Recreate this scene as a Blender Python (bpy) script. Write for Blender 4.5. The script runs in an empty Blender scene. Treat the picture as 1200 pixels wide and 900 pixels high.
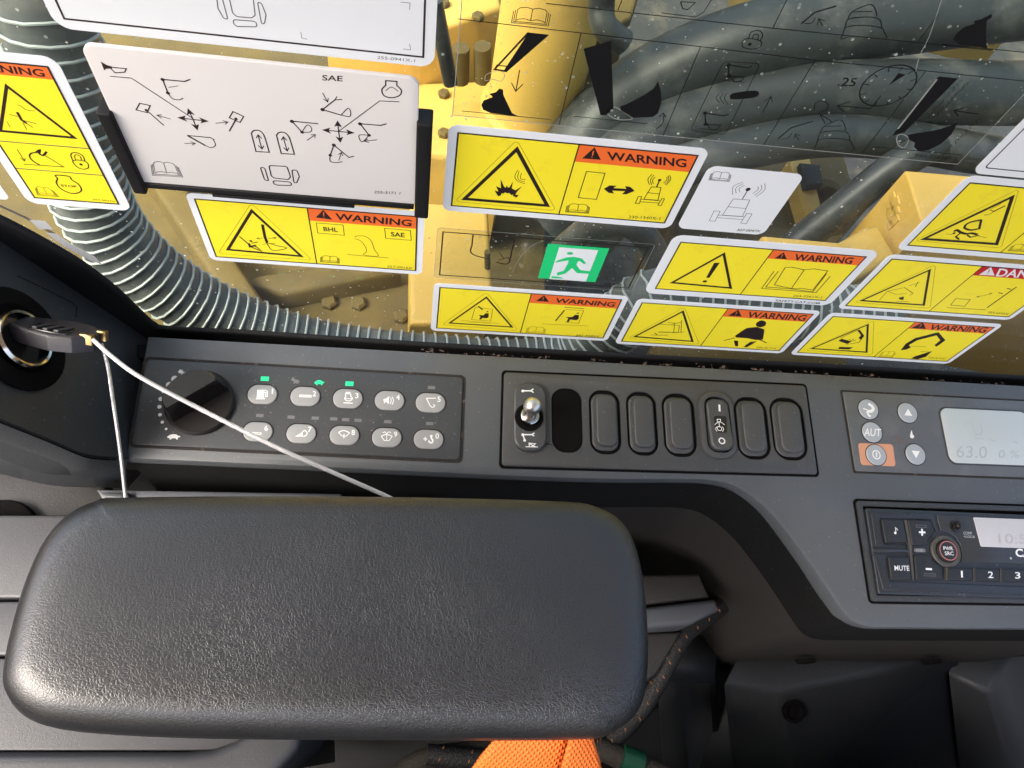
import bpy, bmesh, math, random
from mathutils import Vector, Matrix, geometry, noise
R = math.radians
random.seed(7)
scene = bpy.context.scene
col = scene.collection

# ------------------------------------------------------------------ camera
CAM = Vector((0.0, -0.245, 0.4116))
FPX = 848.58                                   # focal length in 1200 px wide photo pixels
RIGHT = Vector((0.9908, -0.0112, 0.1352)); DOWN = Vector((0.0510, -0.8928, -0.4476)); FWD = Vector((0.1257, 0.4504, -0.8840))
cd = bpy.data.cameras.new('camera'); cam = bpy.data.objects.new('camera', cd); col.objects.link(cam)
cd.sensor_width = 36.0; cd.lens = FPX / 1200 * 36; cd.clip_start = 0.01; cd.clip_end = 200
cam.matrix_world = Matrix(((RIGHT.x, -DOWN.x, -FWD.x, CAM.x), (RIGHT.y, -DOWN.y, -FWD.y, CAM.y), (RIGHT.z, -DOWN.z, -FWD.z, CAM.z), (0, 0, 0, 1)))
scene.camera = cam
scene.render.resolution_x = 1024; scene.render.resolution_y = 768

# ------------------------------------------------------------------ daylight
world = bpy.data.worlds.new('World'); scene.world = world; world.use_nodes = True
wn = world.node_tree.nodes; wl = world.node_tree.links
bg = wn['Background']; sky = wn.new('ShaderNodeTexSky'); sky.sky_type = 'NISHITA'; sky.sun_disc = False
SUN_EL, SUN_AZ = 50.5, 240.0                    # azimuth measured from +Y (out of the window) towards +X
sky.sun_elevation = R(SUN_EL); sky.sun_rotation = R(SUN_AZ); sky.air_density = 1.0; sky.dust_density = 7.0; sky.ozone_density = 1.0
wl.new(sky.outputs[0], bg.inputs[0]); bg.inputs[1].default_value = 0.14
sl = bpy.data.lights.new('sun', 'SUN'); sl.energy = 2.2; sl.angle = R(35); sl.color = (1.0, 0.96, 0.90)
sun = bpy.data.objects.new('sun', sl); col.objects.link(sun); sun.location = (-0.6, -1.2, 1.6)
sd = Vector((math.sin(R(SUN_AZ)) * math.cos(R(SUN_EL)), math.cos(R(SUN_AZ)) * math.cos(R(SUN_EL)), math.sin(R(SUN_EL))))
sun.rotation_euler = sd.to_track_quat('Z', 'Y').to_euler()
scene.cycles.max_bounces = 7; scene.cycles.diffuse_bounces = 3; scene.cycles.glossy_bounces = 3; scene.cycles.transmission_bounces = 4; scene.cycles.transparent_max_bounces = 10
scene.view_settings.view_transform = 'Standard'; scene.view_settings.look = 'None'
scene.view_settings.exposure = 2.0; scene.view_settings.gamma = 1.0; scene.view_settings.use_curve_mapping = False

SHADE_ROOF = (-0.85, -1.05, 0.95, 0.02)  # extent of the unseen roof added to shade the cab
# ------------------------------------------------------------------ measuring: planes of the place, traced outlines laid on them
def ray(p): return RIGHT * (p[0] - 600) + DOWN * (p[1] - 450) + FWD * FPX
class Frame:
    def __init__(s, o, u, n):
        s.o = Vector(o); s.n = Vector(n).normalized(); u = Vector(u); s.u = (u - s.n * u.dot(s.n)).normalized(); s.v = s.n.cross(s.u)
    def uv(s, p, h=0.0):
        r = ray(p); q = CAM + r * ((s.o + s.n * h - CAM).dot(s.n) / r.dot(s.n)) - s.o
        return (q.dot(s.u), q.dot(s.v))
    def w(s, a, h=0.0): return s.o + s.u * a[0] + s.v * a[1] + s.n * h
    def at(s, p, h=0.0): return s.w(s.uv(p, h), h)
TILT = R(7.395)
GL = Frame((0, 0, 0), (1, 0, 0), (0, -1, 0))                                          # inner face of the window
TP = Frame((0, -0.012, 0), (1, 0, 0), (0, -math.sin(TILT), math.cos(TILT)))           # top of the console
CD = Frame((0, -0.007, 0), (1, 0, 0), (0, -1, 0))                                     # face of the card in its holder
def HZ(z): return Frame((0, 0, z), (1, 0, 0), (0, 0, 1))
def VY(y): return Frame((0, y, 0), (1, 0, 0), (0, -1, 0))
def Q(x0, y0, s): return lambda *a: [(x0 + p[0] / s, y0 + p[1] / s) for p in a]

# ------------------------------------------------------------------ materials
MATS = {}
def lin(c): return tuple(((x / 12.92) if x <= 0.04045 else ((x + 0.055) / 1.055) ** 2.4) for x in [v / 255 for v in c])
def mat(name, rgb, rough=0.5, metal=0.0, var=0.12, vscale=30, bump=0.0, bscale=400, spec=0.5, tex='noise', rvar=0.0, dirt=None, dscale=9, dlo=0.55, dhi=0.75, coat=0, emit=0, dust=0.0, drgb=(0.35, 0.33, 0.30), dsc=260):
    m = bpy.data.materials.new(name); m.use_nodes = True; MATS[name] = m
    n = m.node_tree.nodes; l = m.node_tree.links; b = n['Principled BSDF']
    b.inputs['Roughness'].default_value = rough; b.inputs['Metallic'].default_value = metal
    b.inputs['Specular IOR Level'].default_value = spec; b.inputs['Coat Weight'].default_value = coat
    tc = n.new('ShaderNodeTexCoord')
    nz = n.new('ShaderNodeTexNoise'); nz.inputs['Scale'].default_value = vscale; nz.inputs['Detail'].default_value = 6; l.new(tc.outputs['Object'], nz.inputs['Vector'])
    mx = n.new('ShaderNodeMix'); mx.data_type = 'RGBA'; c = rgb
    mx.inputs[6].default_value = (c[0] * (1 - var), c[1] * (1 - var), c[2] * (1 - var), 1)
    mx.inputs[7].default_value = (min(1, c[0] * (1 + var)), min(1, c[1] * (1 + var)), min(1, c[2] * (1 + var)), 1)
    l.new(nz.outputs['Fac'], mx.inputs[0]); out = mx.outputs[2]
    if dirt:
        dn = n.new('ShaderNodeTexNoise'); dn.inputs['Scale'].default_value = dscale; dn.inputs['Detail'].default_value = 8; dn.inputs['Roughness'].default_value = 0.65; l.new(tc.outputs['Object'], dn.inputs['Vector'])
        mr = n.new('ShaderNodeMapRange'); mr.inputs[1].default_value = dlo; mr.inputs[2].default_value = dhi; l.new(dn.outputs['Fac'], mr.inputs[0])
        m2 = n.new('ShaderNodeMix'); m2.data_type = 'RGBA'; m2.inputs[7].default_value = (*dirt, 1); l.new(out, m2.inputs[6]); l.new(mr.outputs[0], m2.inputs[0]); out = m2.outputs[2]
    if dust:
        for sc, rad in ((dsc, 0.13), (dsc * 2.7, 0.17)):
            v = n.new('ShaderNodeTexVoronoi'); v.inputs['Scale'].default_value = sc; l.new(tc.outputs['Object'], v.inputs['Vector'])
            lt = n.new('ShaderNodeMath'); lt.operation = 'LESS_THAN'; lt.inputs[1].default_value = rad; l.new(v.outputs['Distance'], lt.inputs[0])
            sp = n.new('ShaderNodeSeparateColor'); l.new(v.outputs['Color'], sp.inputs[0])
            gt = n.new('ShaderNodeMath'); gt.operation = 'GREATER_THAN'; gt.inputs[1].default_value = 0.72; l.new(sp.outputs[0], gt.inputs[0])
            m3 = n.new('ShaderNodeMath'); m3.operation = 'MULTIPLY'; l.new(lt.outputs[0], m3.inputs[0]); l.new(gt.outputs[0], m3.inputs[1])
            m4 = n.new('ShaderNodeMath'); m4.operation = 'MULTIPLY'; m4.inputs[1].default_value = dust; l.new(m3.outputs[0], m4.inputs[0])
            mz = n.new('ShaderNodeMix'); mz.data_type = 'RGBA'; mz.inputs[7].default_value = (*drgb, 1); l.new(out, mz.inputs[6]); l.new(m4.outputs[0], mz.inputs[0]); out = mz.outputs[2]
    l.new(out, b.inputs['Base Color'])
    if emit: l.new(out, b.inputs['Emission Color']); b.inputs['Emission Strength'].default_value = emit
    if rvar:
        r2 = n.new('ShaderNodeMapRange'); r2.inputs[3].default_value = max(0, rough - rvar); r2.inputs[4].default_value = min(1, rough + rvar); l.new(nz.outputs['Fac'], r2.inputs[0]); l.new(r2.outputs[0], b.inputs['Roughness'])
    if bump:
        bt = n.new('ShaderNodeTexVoronoi' if tex == 'voronoi' else 'ShaderNodeTexNoise'); bt.inputs['Scale'].default_value = bscale; l.new(tc.outputs['Object'], bt.inputs['Vector'])
        if tex == 'noise': bt.inputs['Detail'].default_value = 4
        bp = n.new('ShaderNodeBump'); bp.inputs['Strength'].default_value = bump; bp.inputs['Distance'].default_value = 0.0006
        l.new(bt.outputs[0], bp.inputs['Height']); l.new(bp.outputs[0], b.inputs['Normal'])
    return m
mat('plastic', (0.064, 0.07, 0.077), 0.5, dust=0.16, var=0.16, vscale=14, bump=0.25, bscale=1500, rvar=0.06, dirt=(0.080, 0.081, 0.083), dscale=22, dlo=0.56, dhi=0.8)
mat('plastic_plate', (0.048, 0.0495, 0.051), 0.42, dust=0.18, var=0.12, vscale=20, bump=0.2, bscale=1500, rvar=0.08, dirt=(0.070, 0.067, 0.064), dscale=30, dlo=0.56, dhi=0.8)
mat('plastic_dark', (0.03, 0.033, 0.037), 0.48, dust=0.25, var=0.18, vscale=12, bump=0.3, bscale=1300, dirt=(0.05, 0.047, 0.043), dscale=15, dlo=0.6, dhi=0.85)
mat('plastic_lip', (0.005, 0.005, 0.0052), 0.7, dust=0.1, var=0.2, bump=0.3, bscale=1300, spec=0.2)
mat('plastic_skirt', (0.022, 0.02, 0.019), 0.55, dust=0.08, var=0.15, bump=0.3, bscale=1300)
mat('membrane', (0.04, 0.044, 0.049), 0.40, dust=0.3, var=0.08, vscale=25, bump=0.12, bscale=2500, dirt=(0.056, 0.057, 0.058), dscale=40, dlo=0.58, dhi=0.8)
mat('membrane_pale', (0.085, 0.09, 0.096), 0.38, var=0.1, vscale=25, bump=0.1, bscale=2500, dirt=(0.125, 0.128, 0.133), dscale=35, dlo=0.5, dhi=0.75)
mat('shade_black', (0.0006, 0.0006, 0.0006), 1.0, var=0.1, spec=0.0)  # near-black colour standing in for shade down inside the switch openings
mat('gap_black', (0.004, 0.0035, 0.0035), 0.9, var=0.3, vscale=200, spec=0.1)
mat('gap_dirt', (0.016, 0.013, 0.012), 0.9, var=0.5, vscale=300, dirt=(0.16, 0.10, 0.07), dscale=130, dlo=0.60, dhi=0.78)
mat('crumb', (0.075, 0.05, 0.04), 0.95, var=0.5, vscale=300, bump=0.6, bscale=900)
mat('rubber', (0.007, 0.007, 0.0075), 0.65, var=0.3, vscale=60, bump=0.15, bscale=900, spec=0.25)
mat('key_grey', (0.25, 0.255, 0.26), 0.45, var=0.05, bump=0.1, bscale=2500)
mat('key_blue', (0.3, 0.33, 0.36), 0.4, var=0.05)
mat('print_white', (0.72, 0.72, 0.72), 0.6, var=0.05)
mat('print_light', (0.42, 0.43, 0.43), 0.6, var=0.05)
mat('print_grey', (0.14, 0.14, 0.145), 0.6, var=0.08)
mat('led_green', (0.015, 0.5, 0.22), 0.4, var=0.05, emit=0.15)
mat('knob', (0.009, 0.0085, 0.009), 0.16, var=0.25, vscale=90, rvar=0.08, dirt=(0.02, 0.018, 0.017), dscale=120, dlo=0.62, dhi=0.8)
mat('knob_skirt', (0.008, 0.0065, 0.007), 0.5, spec=0.3, var=0.3, vscale=200)
mat('chrome', (0.45, 0.44, 0.42), 0.16, metal=1.0, var=0.1, vscale=150)
mat('satin_metal', (0.74, 0.71, 0.68), 0.33, metal=1.0, var=0.06, vscale=200)
mat('brass', (0.34, 0.23, 0.1), 0.3, metal=1.0, var=0.2, vscale=200)
mat('steel_cable', (0.55, 0.55, 0.56), 0.38, metal=0.55, var=0.2, vscale=400)
mat('cable_sleeve', (0.5, 0.5, 0.52), 0.35, var=0.08, vscale=300)
mat('key_black', (0.022, 0.020, 0.024), 0.42, var=0.2, vscale=120, bump=0.2, bscale=1500)
mat('orange_button', (0.52, 0.25, 0.15), 0.5, var=0.1)
mat('lcd', (0.42, 0.46, 0.46), 0.22, var=0.05)
mat('lcd_ink', (0.335, 0.365, 0.37), 0.3, var=0.03)
mat('lcd_radio', (0.46, 0.45, 0.46), 0.22, var=0.04)
mat('lcd_radio_ink', (0.37, 0.35, 0.345), 0.3, var=0.03)
mat('radio_body', (0.020, 0.023, 0.028), 0.3, dust=0.3, var=0.15, vscale=40, rvar=0.08)
mat('radio_gloss', (0.030, 0.034, 0.040), 0.16, var=0.1, vscale=40)
mat('radio_key', (0.012, 0.013, 0.014), 0.5, var=0.2, bump=0.15, bscale=1500)
mat('radio_edge', (0.06, 0.055, 0.048), 0.5, var=0.3, vscale=200)
mat('ring_red', (0.42, 0.14, 0.13), 0.5, var=0.1)
mat('decal_white', (0.8, 0.83, 0.86), 0.35, bump=0.35, bscale=45, var=0.03, vscale=8, dirt=(0.62, 0.60, 0.56), dscale=14, dlo=0.6, dhi=0.9)
mat('card_white', (0.62, 0.6, 0.585), 0.42, bump=0.35, bscale=45, var=0.03, vscale=9, dirt=(0.55, 0.52, 0.49), dscale=12, dlo=0.62, dhi=0.9)
mat('decal_yellow', (0.97, 0.82, 0.036), 0.33, bump=0.35, bscale=45, var=0.05, vscale=10, dirt=(0.62, 0.48, 0.05), dscale=26, dlo=0.55, dhi=0.85)
mat('decal_orange', (0.90, 0.17, 0.035), 0.36, var=0.05)
mat('decal_red', (0.55, 0.012, 0.018), 0.36, var=0.05)
mat('decal_green', (0.02, 0.60, 0.20), 0.35, var=0.04)
mat('ink', (0.018, 0.009, 0.010), 0.45, var=0.2, vscale=150)
mat('ink_film', (0.006, 0.006, 0.007), 0.7, spec=0.15, var=0.2, vscale=150)
mat('ink_soft', (0.10, 0.085, 0.085), 0.5, var=0.2, vscale=150)
mat('ink_olive', (0.22, 0.17, 0.015), 0.5, var=0.2, vscale=150)
mat('film_edge', (0.26, 0.27, 0.25), 0.4, var=0.1)
mat('machine_yellow', (0.58, 0.365, 0.075), 0.55, var=0.12, vscale=9, bump=0.25, bscale=120, dirt=(0.30, 0.195, 0.055), dscale=7, dlo=0.52, dhi=0.8)
mat('machine_dusty_shaded', (0.115, 0.078, 0.014), 0.75, var=0.2, vscale=7, bump=0.4, bscale=90, dirt=(0.055, 0.040, 0.012), dscale=6, dlo=0.42, dhi=0.7)  # dusty yellow, base also darkened to carry the shade beside the cab
mat('machine_dark', (0.030, 0.032, 0.034), 0.8, var=0.4, vscale=18, bump=0.5, bscale=120, dirt=(0.11, 0.095, 0.07), dscale=14, dlo=0.5, dhi=0.75)
mat('hose_rubber', (0.024, 0.028, 0.03), 0.42, var=0.25, vscale=20, dirt=(0.12, 0.12, 0.11), dscale=16, dlo=0.5, dhi=0.8)
mat('hose_collar', (0.16, 0.15, 0.12), 0.5, metal=0.5, var=0.25, vscale=40)
mat('guard_rubber', (0.06, 0.07, 0.072), 0.6, var=0.25, vscale=30, dirt=(0.15, 0.155, 0.15), dscale=30, dlo=0.5, dhi=0.75)
mat('guard_wire', (0.36, 0.4, 0.39), 0.45, var=0.1, vscale=40)
mat('loom', (0.004, 0.004, 0.0045), 0.7, var=0.3, vscale=300, bump=0.7, bscale=700, tex='voronoi')
mat('thread', (0.25, 0.09, 0.025), 0.7, var=0.2)
mat('web_orange', (0.85, 0.16, 0.015), 0.65, var=0.10, vscale=60)
mat('tape_green', (0, 0.05, 0.025), 0.5, var=0.2)
mat('floor_mat', (0.012, 0.012, 0.013), 0.85, var=0.3, vscale=40, bump=0.5, bscale=200)
mat('shade_roof_lining', (0.62, 0.62, 0.64), 0.9, var=0.1)
mat('shade_seat_cloth', (0.012, 0.012, 0.013), 0.85, var=0.2, bump=0.4, bscale=900)
def translucent(m, amt):
    n = m.node_tree.nodes; l = m.node_tree.links; b = n['Principled BSDF']; out = n['Material Output']; src = b.inputs['Base Color'].links[0].from_socket
    t = n.new('ShaderNodeBsdfTranslucent'); l.new(src, t.inputs[0]); mx = n.new('ShaderNodeMixShader'); mx.inputs[0].default_value = amt
    l.new(b.outputs[0], mx.inputs[1]); l.new(t.outputs[0], mx.inputs[2]); l.new(mx.outputs[0], out.inputs[0])
for m_ in ('decal_white', 'decal_yellow', 'decal_orange', 'decal_red', 'decal_green'): translucent(MATS[m_], 0.15)
mat('dirt_ground', (0.16, 0.12, 0.08), 0.95, var=0.35, vscale=4, bump=1.0, bscale=20)

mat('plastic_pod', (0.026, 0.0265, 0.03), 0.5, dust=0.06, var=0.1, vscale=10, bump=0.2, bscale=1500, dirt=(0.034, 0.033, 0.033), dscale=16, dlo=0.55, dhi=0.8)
mat('plastic_rail', (0.065, 0.07, 0.08), 0.45, var=0.12, vscale=15, bump=0.2, bscale=1500)
mat('loom_brown', (0.022, 0.018, 0.013), 0.8, var=0.4, vscale=300, bump=0.7, bscale=700, tex='voronoi')
def weave(m, scale=520):
    n = m.node_tree.nodes; l = m.node_tree.links; tc = n.new('ShaderNodeTexCoord'); mp = n.new('ShaderNodeMapping'); mp.inputs['Rotation'].default_value = (0, 0, R(48)); l.new(tc.outputs['Object'], mp.inputs[0])
    ck = n.new('ShaderNodeTexChecker'); ck.inputs['Scale'].default_value = scale; l.new(mp.outputs[0], ck.inputs['Vector'])
    w1 = n.new('ShaderNodeTexWave'); w1.inputs['Scale'].default_value = scale * 0.32; l.new(mp.outputs[0], w1.inputs['Vector'])
    w2 = n.new('ShaderNodeTexWave'); w2.bands_direction = 'Y'; w2.inputs['Scale'].default_value = scale * 0.32; l.new(mp.outputs[0], w2.inputs['Vector'])
    mu = n.new('ShaderNodeMath'); mu.operation = 'MULTIPLY'; l.new(w1.outputs['Fac'], mu.inputs[0]); l.new(w2.outputs['Fac'], mu.inputs[1])
    bp = n.new('ShaderNodeBump'); bp.inputs['Strength'].default_value = 0.9; bp.inputs['Distance'].default_value = 0.0008; l.new(mu.outputs[0], bp.inputs['Height']); l.new(bp.outputs[0], n['Principled BSDF'].inputs['Normal'])
weave(MATS['web_orange'])

# leather-grain pad
def leather():
    m = mat('leather', (0.0125, 0.013, 0.0145), 0.36, spec=0.75, var=0.25, vscale=25, rvar=0.05, dirt=(0.022, 0.022, 0.023), dscale=10, dlo=0.5, dhi=0.75)
    n = m.node_tree.nodes; l = m.node_tree.links; b = n['Principled BSDF']
    tc = n.new('ShaderNodeTexCoord'); mp = n.new('ShaderNodeMapping'); mp.inputs['Scale'].default_value = (1.0, 1.35, 1.0); l.new(tc.outputs['Object'], mp.inputs[0])
    wob = n.new('ShaderNodeTexNoise'); wob.inputs['Scale'].default_value = 260; l.new(mp.outputs[0], wob.inputs['Vector'])
    ad = n.new('ShaderNodeMixRGB'); ad.blend_type = 'LINEAR_LIGHT'; ad.inputs[0].default_value = 0.0022; l.new(mp.outputs[0], ad.inputs[1]); l.new(wob.outputs['Color'], ad.inputs[2])
    v = n.new('ShaderNodeTexVoronoi'); v.feature = 'DISTANCE_TO_EDGE'; v.inputs['Scale'].default_value = 640; l.new(ad.outputs[0], v.inputs['Vector'])
    mr = n.new('ShaderNodeMapRange'); mr.inputs[1].default_value = 0.0; mr.inputs[2].default_value = 0.22; l.new(v.outputs['Distance'], mr.inputs[0])
    # where hands and sleeves have polished the grain away it is shallower
    wear = n.new('ShaderNodeTexNoise'); wear.inputs['Scale'].default_value = 9; wear.inputs['Detail'].default_value = 3; l.new(tc.outputs['Object'], wear.inputs['Vector'])
    sep = n.new('ShaderNodeSeparateXYZ'); l.new(tc.outputs['Object'], sep.inputs[0])
    wr = n.new('ShaderNodeMapRange'); wr.inputs[1].default_value = -0.13; wr.inputs[2].default_value = 0.0; wr.inputs[3].default_value = 0.22; wr.inputs[4].default_value = 0.58; l.new(sep.outputs['X'], wr.inputs[0])
    mu = n.new('ShaderNodeMath'); mu.operation = 'MULTIPLY'; l.new(wr.outputs[0], mu.inputs[0]); wm = n.new('ShaderNodeMapRange'); wm.inputs[1].default_value = 0.3; wm.inputs[2].default_value = 0.7; wm.inputs[3].default_value = 0.35; wm.inputs[4].default_value = 0.75; l.new(wear.outputs['Fac'], wm.inputs[0]); l.new(wm.outputs[0], mu.inputs[1])
    bp = n.new('ShaderNodeBump'); bp.inputs['Distance'].default_value = 0.0005; l.new(mu.outputs[0], bp.inputs['Strength']); l.new(mr.outputs[0], bp.inputs['Height']); l.new(bp.outputs[0], b.inputs['Normal'])
leather()

def glass_material(name, tint, haze, specks, spec_rgb=(0.75, 0.76, 0.72), gloss=0.04):
    m = bpy.data.materials.new(name); m.use_nodes = True; MATS[name] = m
    n = m.node_tree.nodes; l = m.node_tree.links; n.remove(n['Principled BSDF']); out = n['Material Output']
    tr = n.new('ShaderNodeBsdfTransparent'); tr.inputs[0].default_value = (*tint, 1)
    gl = n.new('ShaderNodeBsdfGlossy'); gl.inputs['Roughness'].default_value = gloss
    lw = n.new('ShaderNodeLayerWeight'); lw.inputs[0].default_value = 0.5
    pw = n.new('ShaderNodeMath'); pw.operation = 'POWER'; pw.inputs[1].default_value = 5; l.new(lw.outputs['Facing'], pw.inputs[0])
    fr = n.new('ShaderNodeMath'); fr.operation = 'MULTIPLY_ADD'; fr.inputs[1].default_value = 0.8; fr.inputs[2].default_value = 0.035; l.new(pw.outputs[0], fr.inputs[0])
    m1 = n.new('ShaderNodeMixShader'); l.new(fr.outputs[0], m1.inputs[0]); l.new(tr.outputs[0], m1.inputs[1]); l.new(gl.outputs[0], m1.inputs[2])
    df = n.new('ShaderNodeBsdfDiffuse'); df.inputs[0].default_value = (*spec_rgb, 1)
    tc = n.new('ShaderNodeTexCoord')
    nz = n.new('ShaderNodeTexNoise'); nz.inputs['Scale'].default_value = 7; nz.inputs['Detail'].default_value = 9; nz.inputs['Roughness'].default_value = 0.7; l.new(tc.outputs['Object'], nz.inputs['Vector'])
    hz = n.new('ShaderNodeMapRange'); hz.inputs[1].default_value = 0.45; hz.inputs[2].default_value = 0.78; hz.inputs[3].default_value = haze * 0.15; hz.inputs[4].default_value = haze * 2.2; l.new(nz.outputs['Fac'], hz.inputs[0])
    fac = hz.outputs[0]
    if specks:
        for sc, rad, keep in ((150, 0.10, 0.55), (420, 0.16, 0.62), (70, 0.055, 0.5)):
            v = n.new('ShaderNodeTexVoronoi'); v.inputs['Scale'].default_value = sc; l.new(tc.outputs['Object'], v.inputs['Vector'])
            a = n.new('ShaderNodeMath'); a.operation = 'LESS_THAN'; a.inputs[1].default_value = rad; l.new(v.outputs['Distance'], a.inputs[0])
            sp = n.new('ShaderNodeSeparateColor'); l.new(v.outputs['Color'], sp.inputs[0])
            g = n.new('ShaderNodeMath'); g.operation = 'GREATER_THAN'; g.inputs[1].default_value = keep; l.new(sp.outputs[0], g.inputs[0])
            k = n.new('ShaderNodeMath'); k.operation = 'MULTIPLY'; l.new(a.outputs[0], k.inputs[0]); l.new(g.outputs[0], k.inputs[1])
            k2 = n.new('ShaderNodeMath'); k2.operation = 'MULTIPLY'; l.new(k.outputs[0], k2.inputs[0]); l.new(sp.outputs[1], k2.inputs[1])
            k3 = n.new('ShaderNodeMath'); k3.operation = 'MULTIPLY'; k3.inputs[1].default_value = specks; l.new(k2.outputs[0], k3.inputs[0])
            mx = n.new('ShaderNodeMath'); mx.operation = 'MAXIMUM'; l.new(fac, mx.inputs[0]); l.new(k3.outputs[0], mx.inputs[1]); fac = mx.outputs[0]
    m2 = n.new('ShaderNodeMixShader'); l.new(fac, m2.inputs[0]); l.new(m1.outputs[0], m2.inputs[1]); l.new(df.outputs[0], m2.inputs[2]); l.new(m2.outputs[0], out.inputs[0])
    return m
glass_material('window_glass', (0.89, 0.92, 0.88), 0.022, 0.85)
glass_material('clear_film', (0.92, 0.94, 0.92), 0.006, 0.2, (0.6, 0.62, 0.58), 0.12)
glass_material('panel_lens', (0.93, 0.95, 0.96), 0.03, 0.0, (0.6, 0.6, 0.6), 0.1)

# ------------------------------------------------------------------ objects
BASE = {}
def base_of(o): return BASE.get(o.name, Vector((0, 0, 0))) if o else Vector((0, 0, 0))
def props(o, label, cat, group=None, kind=None):
    if label: o['label'] = label
    if cat: o['category'] = cat
    if group: o['group'] = group
    if kind: o['kind'] = kind
    return o
def thing(name, label, cat, loc, group=None):
    o = bpy.data.objects.new(name, None); col.objects.link(o); o.location = loc; o.empty_display_size = 0.02
    BASE[o.name] = Vector(loc); return props(o, label, cat, group)
def build(name, V, F, m, parent=None, smooth=True, ang=35, base=None, tri=False):
    """one mesh object; V are world points"""
    if parent is not None: b = base_of(parent)
    else:
        b = Vector(base) if base is not None else sum((Vector(v) for v in V), Vector()) / len(V)
    me = bpy.data.meshes.new(name); me.from_pydata([Vector(v) - b for v in V], [], F)
    if tri:
        bm = bmesh.new(); bm.from_mesh(me); bmesh.ops.triangulate(bm, faces=[f for f in bm.faces if len(f.verts) > 4]); bm.to_mesh(me); bm.free()
    me.materials.append(MATS[m] if isinstance(m, str) else m)
    if smooth:
        me.polygons.foreach_set('use_smooth', [True] * len(me.polygons)); me.set_sharp_from_angle(angle=R(ang))
    me.update(); o = bpy.data.objects.new(name, me); col.objects.link(o)
    if parent is not None: o.parent = parent
    else: o.location = b
    BASE[o.name] = b
    return o
def area2(p): return sum(p[i - 1][0] * p[i][1] - p[i][0] * p[i - 1][1] for i in range(len(p)))
def ccw(p): return list(p) if area2(p) > 0 else list(reversed(p))
def rnd(p, r, seg=6):
    """round the corners of a polygon; r one radius or one per corner"""
    out = []; n = len(p)
    for i in range(n):
        a, b, c = Vector(p[i - 1]), Vector(p[i]), Vector(p[(i + 1) % n]); q = r[i] if isinstance(r, (list, tuple)) else r
        d1 = (a - b); d2 = (c - b); L = min(d1.length, d2.length) * 0.49; d1.normalize(); d2.normalize()
        an = d1.angle(d2)
        if q <= 0 or an > 3.1: out.append(tuple(b)); continue
        t = min(q / math.tan(an / 2), L); q = t * math.tan(an / 2)
        ce = b + (d1 + d2).normalized() * (q / math.sin(an / 2)); s = b + d1 * t - ce; e = b + d2 * t - ce
        for k in range(seg + 1):
            f = k / seg; v = s.lerp(e, f); v = v.normalized() * q if v.length > 1e-9 else s; out.append(tuple(ce + v))
    return out
def inset(p, d):
    n = len(p); out = []
    for i in range(n):
        a, b, c = Vector(p[i - 1]), Vector(p[i]), Vector(p[(i + 1) % n])
        e1 = (b - a).normalized() if (b - a).length > 1e-9 else Vector((0, 0)); e2 = (c - b).normalized() if (c - b).length > 1e-9 else e1
        n1 = Vector((-e1.y, e1.x)); n2 = Vector((-e2.y, e2.x)); m = n1 + n2
        m = m / max(m.dot(m) / 2, 0.25) if m.length > 1e-6 else n1
        out.append(tuple(b + m * d))
    return out
def cr(pts, k=6, closed=False):
    """smooth curve through points of any dimension"""
    P = [Vector(p) for p in pts]; n = len(P); out = []
    for i in range(n if closed else n - 1):
        g = (lambda j: P[j % n]) if closed else (lambda j: P[max(0, min(n - 1, j))])
        p0, p1, p2, p3 = g(i - 1), g(i), g(i + 1), g(i + 2)
        for s in range(k):
            t = s / k; out.append(0.5 * ((2 * p1) + (p2 - p0) * t + (2 * p0 - 5 * p1 + 4 * p2 - p3) * t * t + (3 * p1 - p0 - 3 * p2 + p3) * t ** 3))
    if not closed: out.append(P[-1])
    return [tuple(p) for p in out]
def loft(loops, cap_top=True, cap_bottom=True, holes=()):
    """loops: equal-length closed rings of world points, bottom to top"""
    n = len(loops[0]); V = [v for L in loops for v in L]; F = []
    for k in range(len(loops) - 1):
        for i in range(n):
            j = (i + 1) % n; F.append((k * n + i, k * n + j, (k + 1) * n + j, (k + 1) * n + i))
    if cap_bottom: F.append(tuple(reversed(range(n))))
    if cap_top: F.append(tuple(range((len(loops) - 1) * n, len(loops) * n)))
    return V, F
def slab(name, fr, uv, h0, h1, m, parent=None, bev=0.0, steps=3, drop=None, base=None, ang=35, top_inset=0.0):
    """a plate standing on the frame: outline uv, from height h0 to h1, its upper edge rounded by bev"""
    uv = ccw(uv); L = []
    lo = [fr.w(p, h1 - bev) + Vector(drop) for p in uv] if drop is not None else [fr.w(p, h0) for p in uv]
    L.append(lo); L.append([fr.w(p, h1 - bev) for p in (inset(uv, top_inset) if top_inset else uv)])
    if bev:
        for s in range(1, steps + 1):
            a = math.pi / 2 * s / steps; L.append([fr.w(p, h1 - bev + bev * math.sin(a)) for p in inset(uv, top_inset + bev * (1 - math.cos(a)))])
    V, F = loft(L); return build(name, V, F, m, parent, base=base, tri=True, ang=ang)
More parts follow.
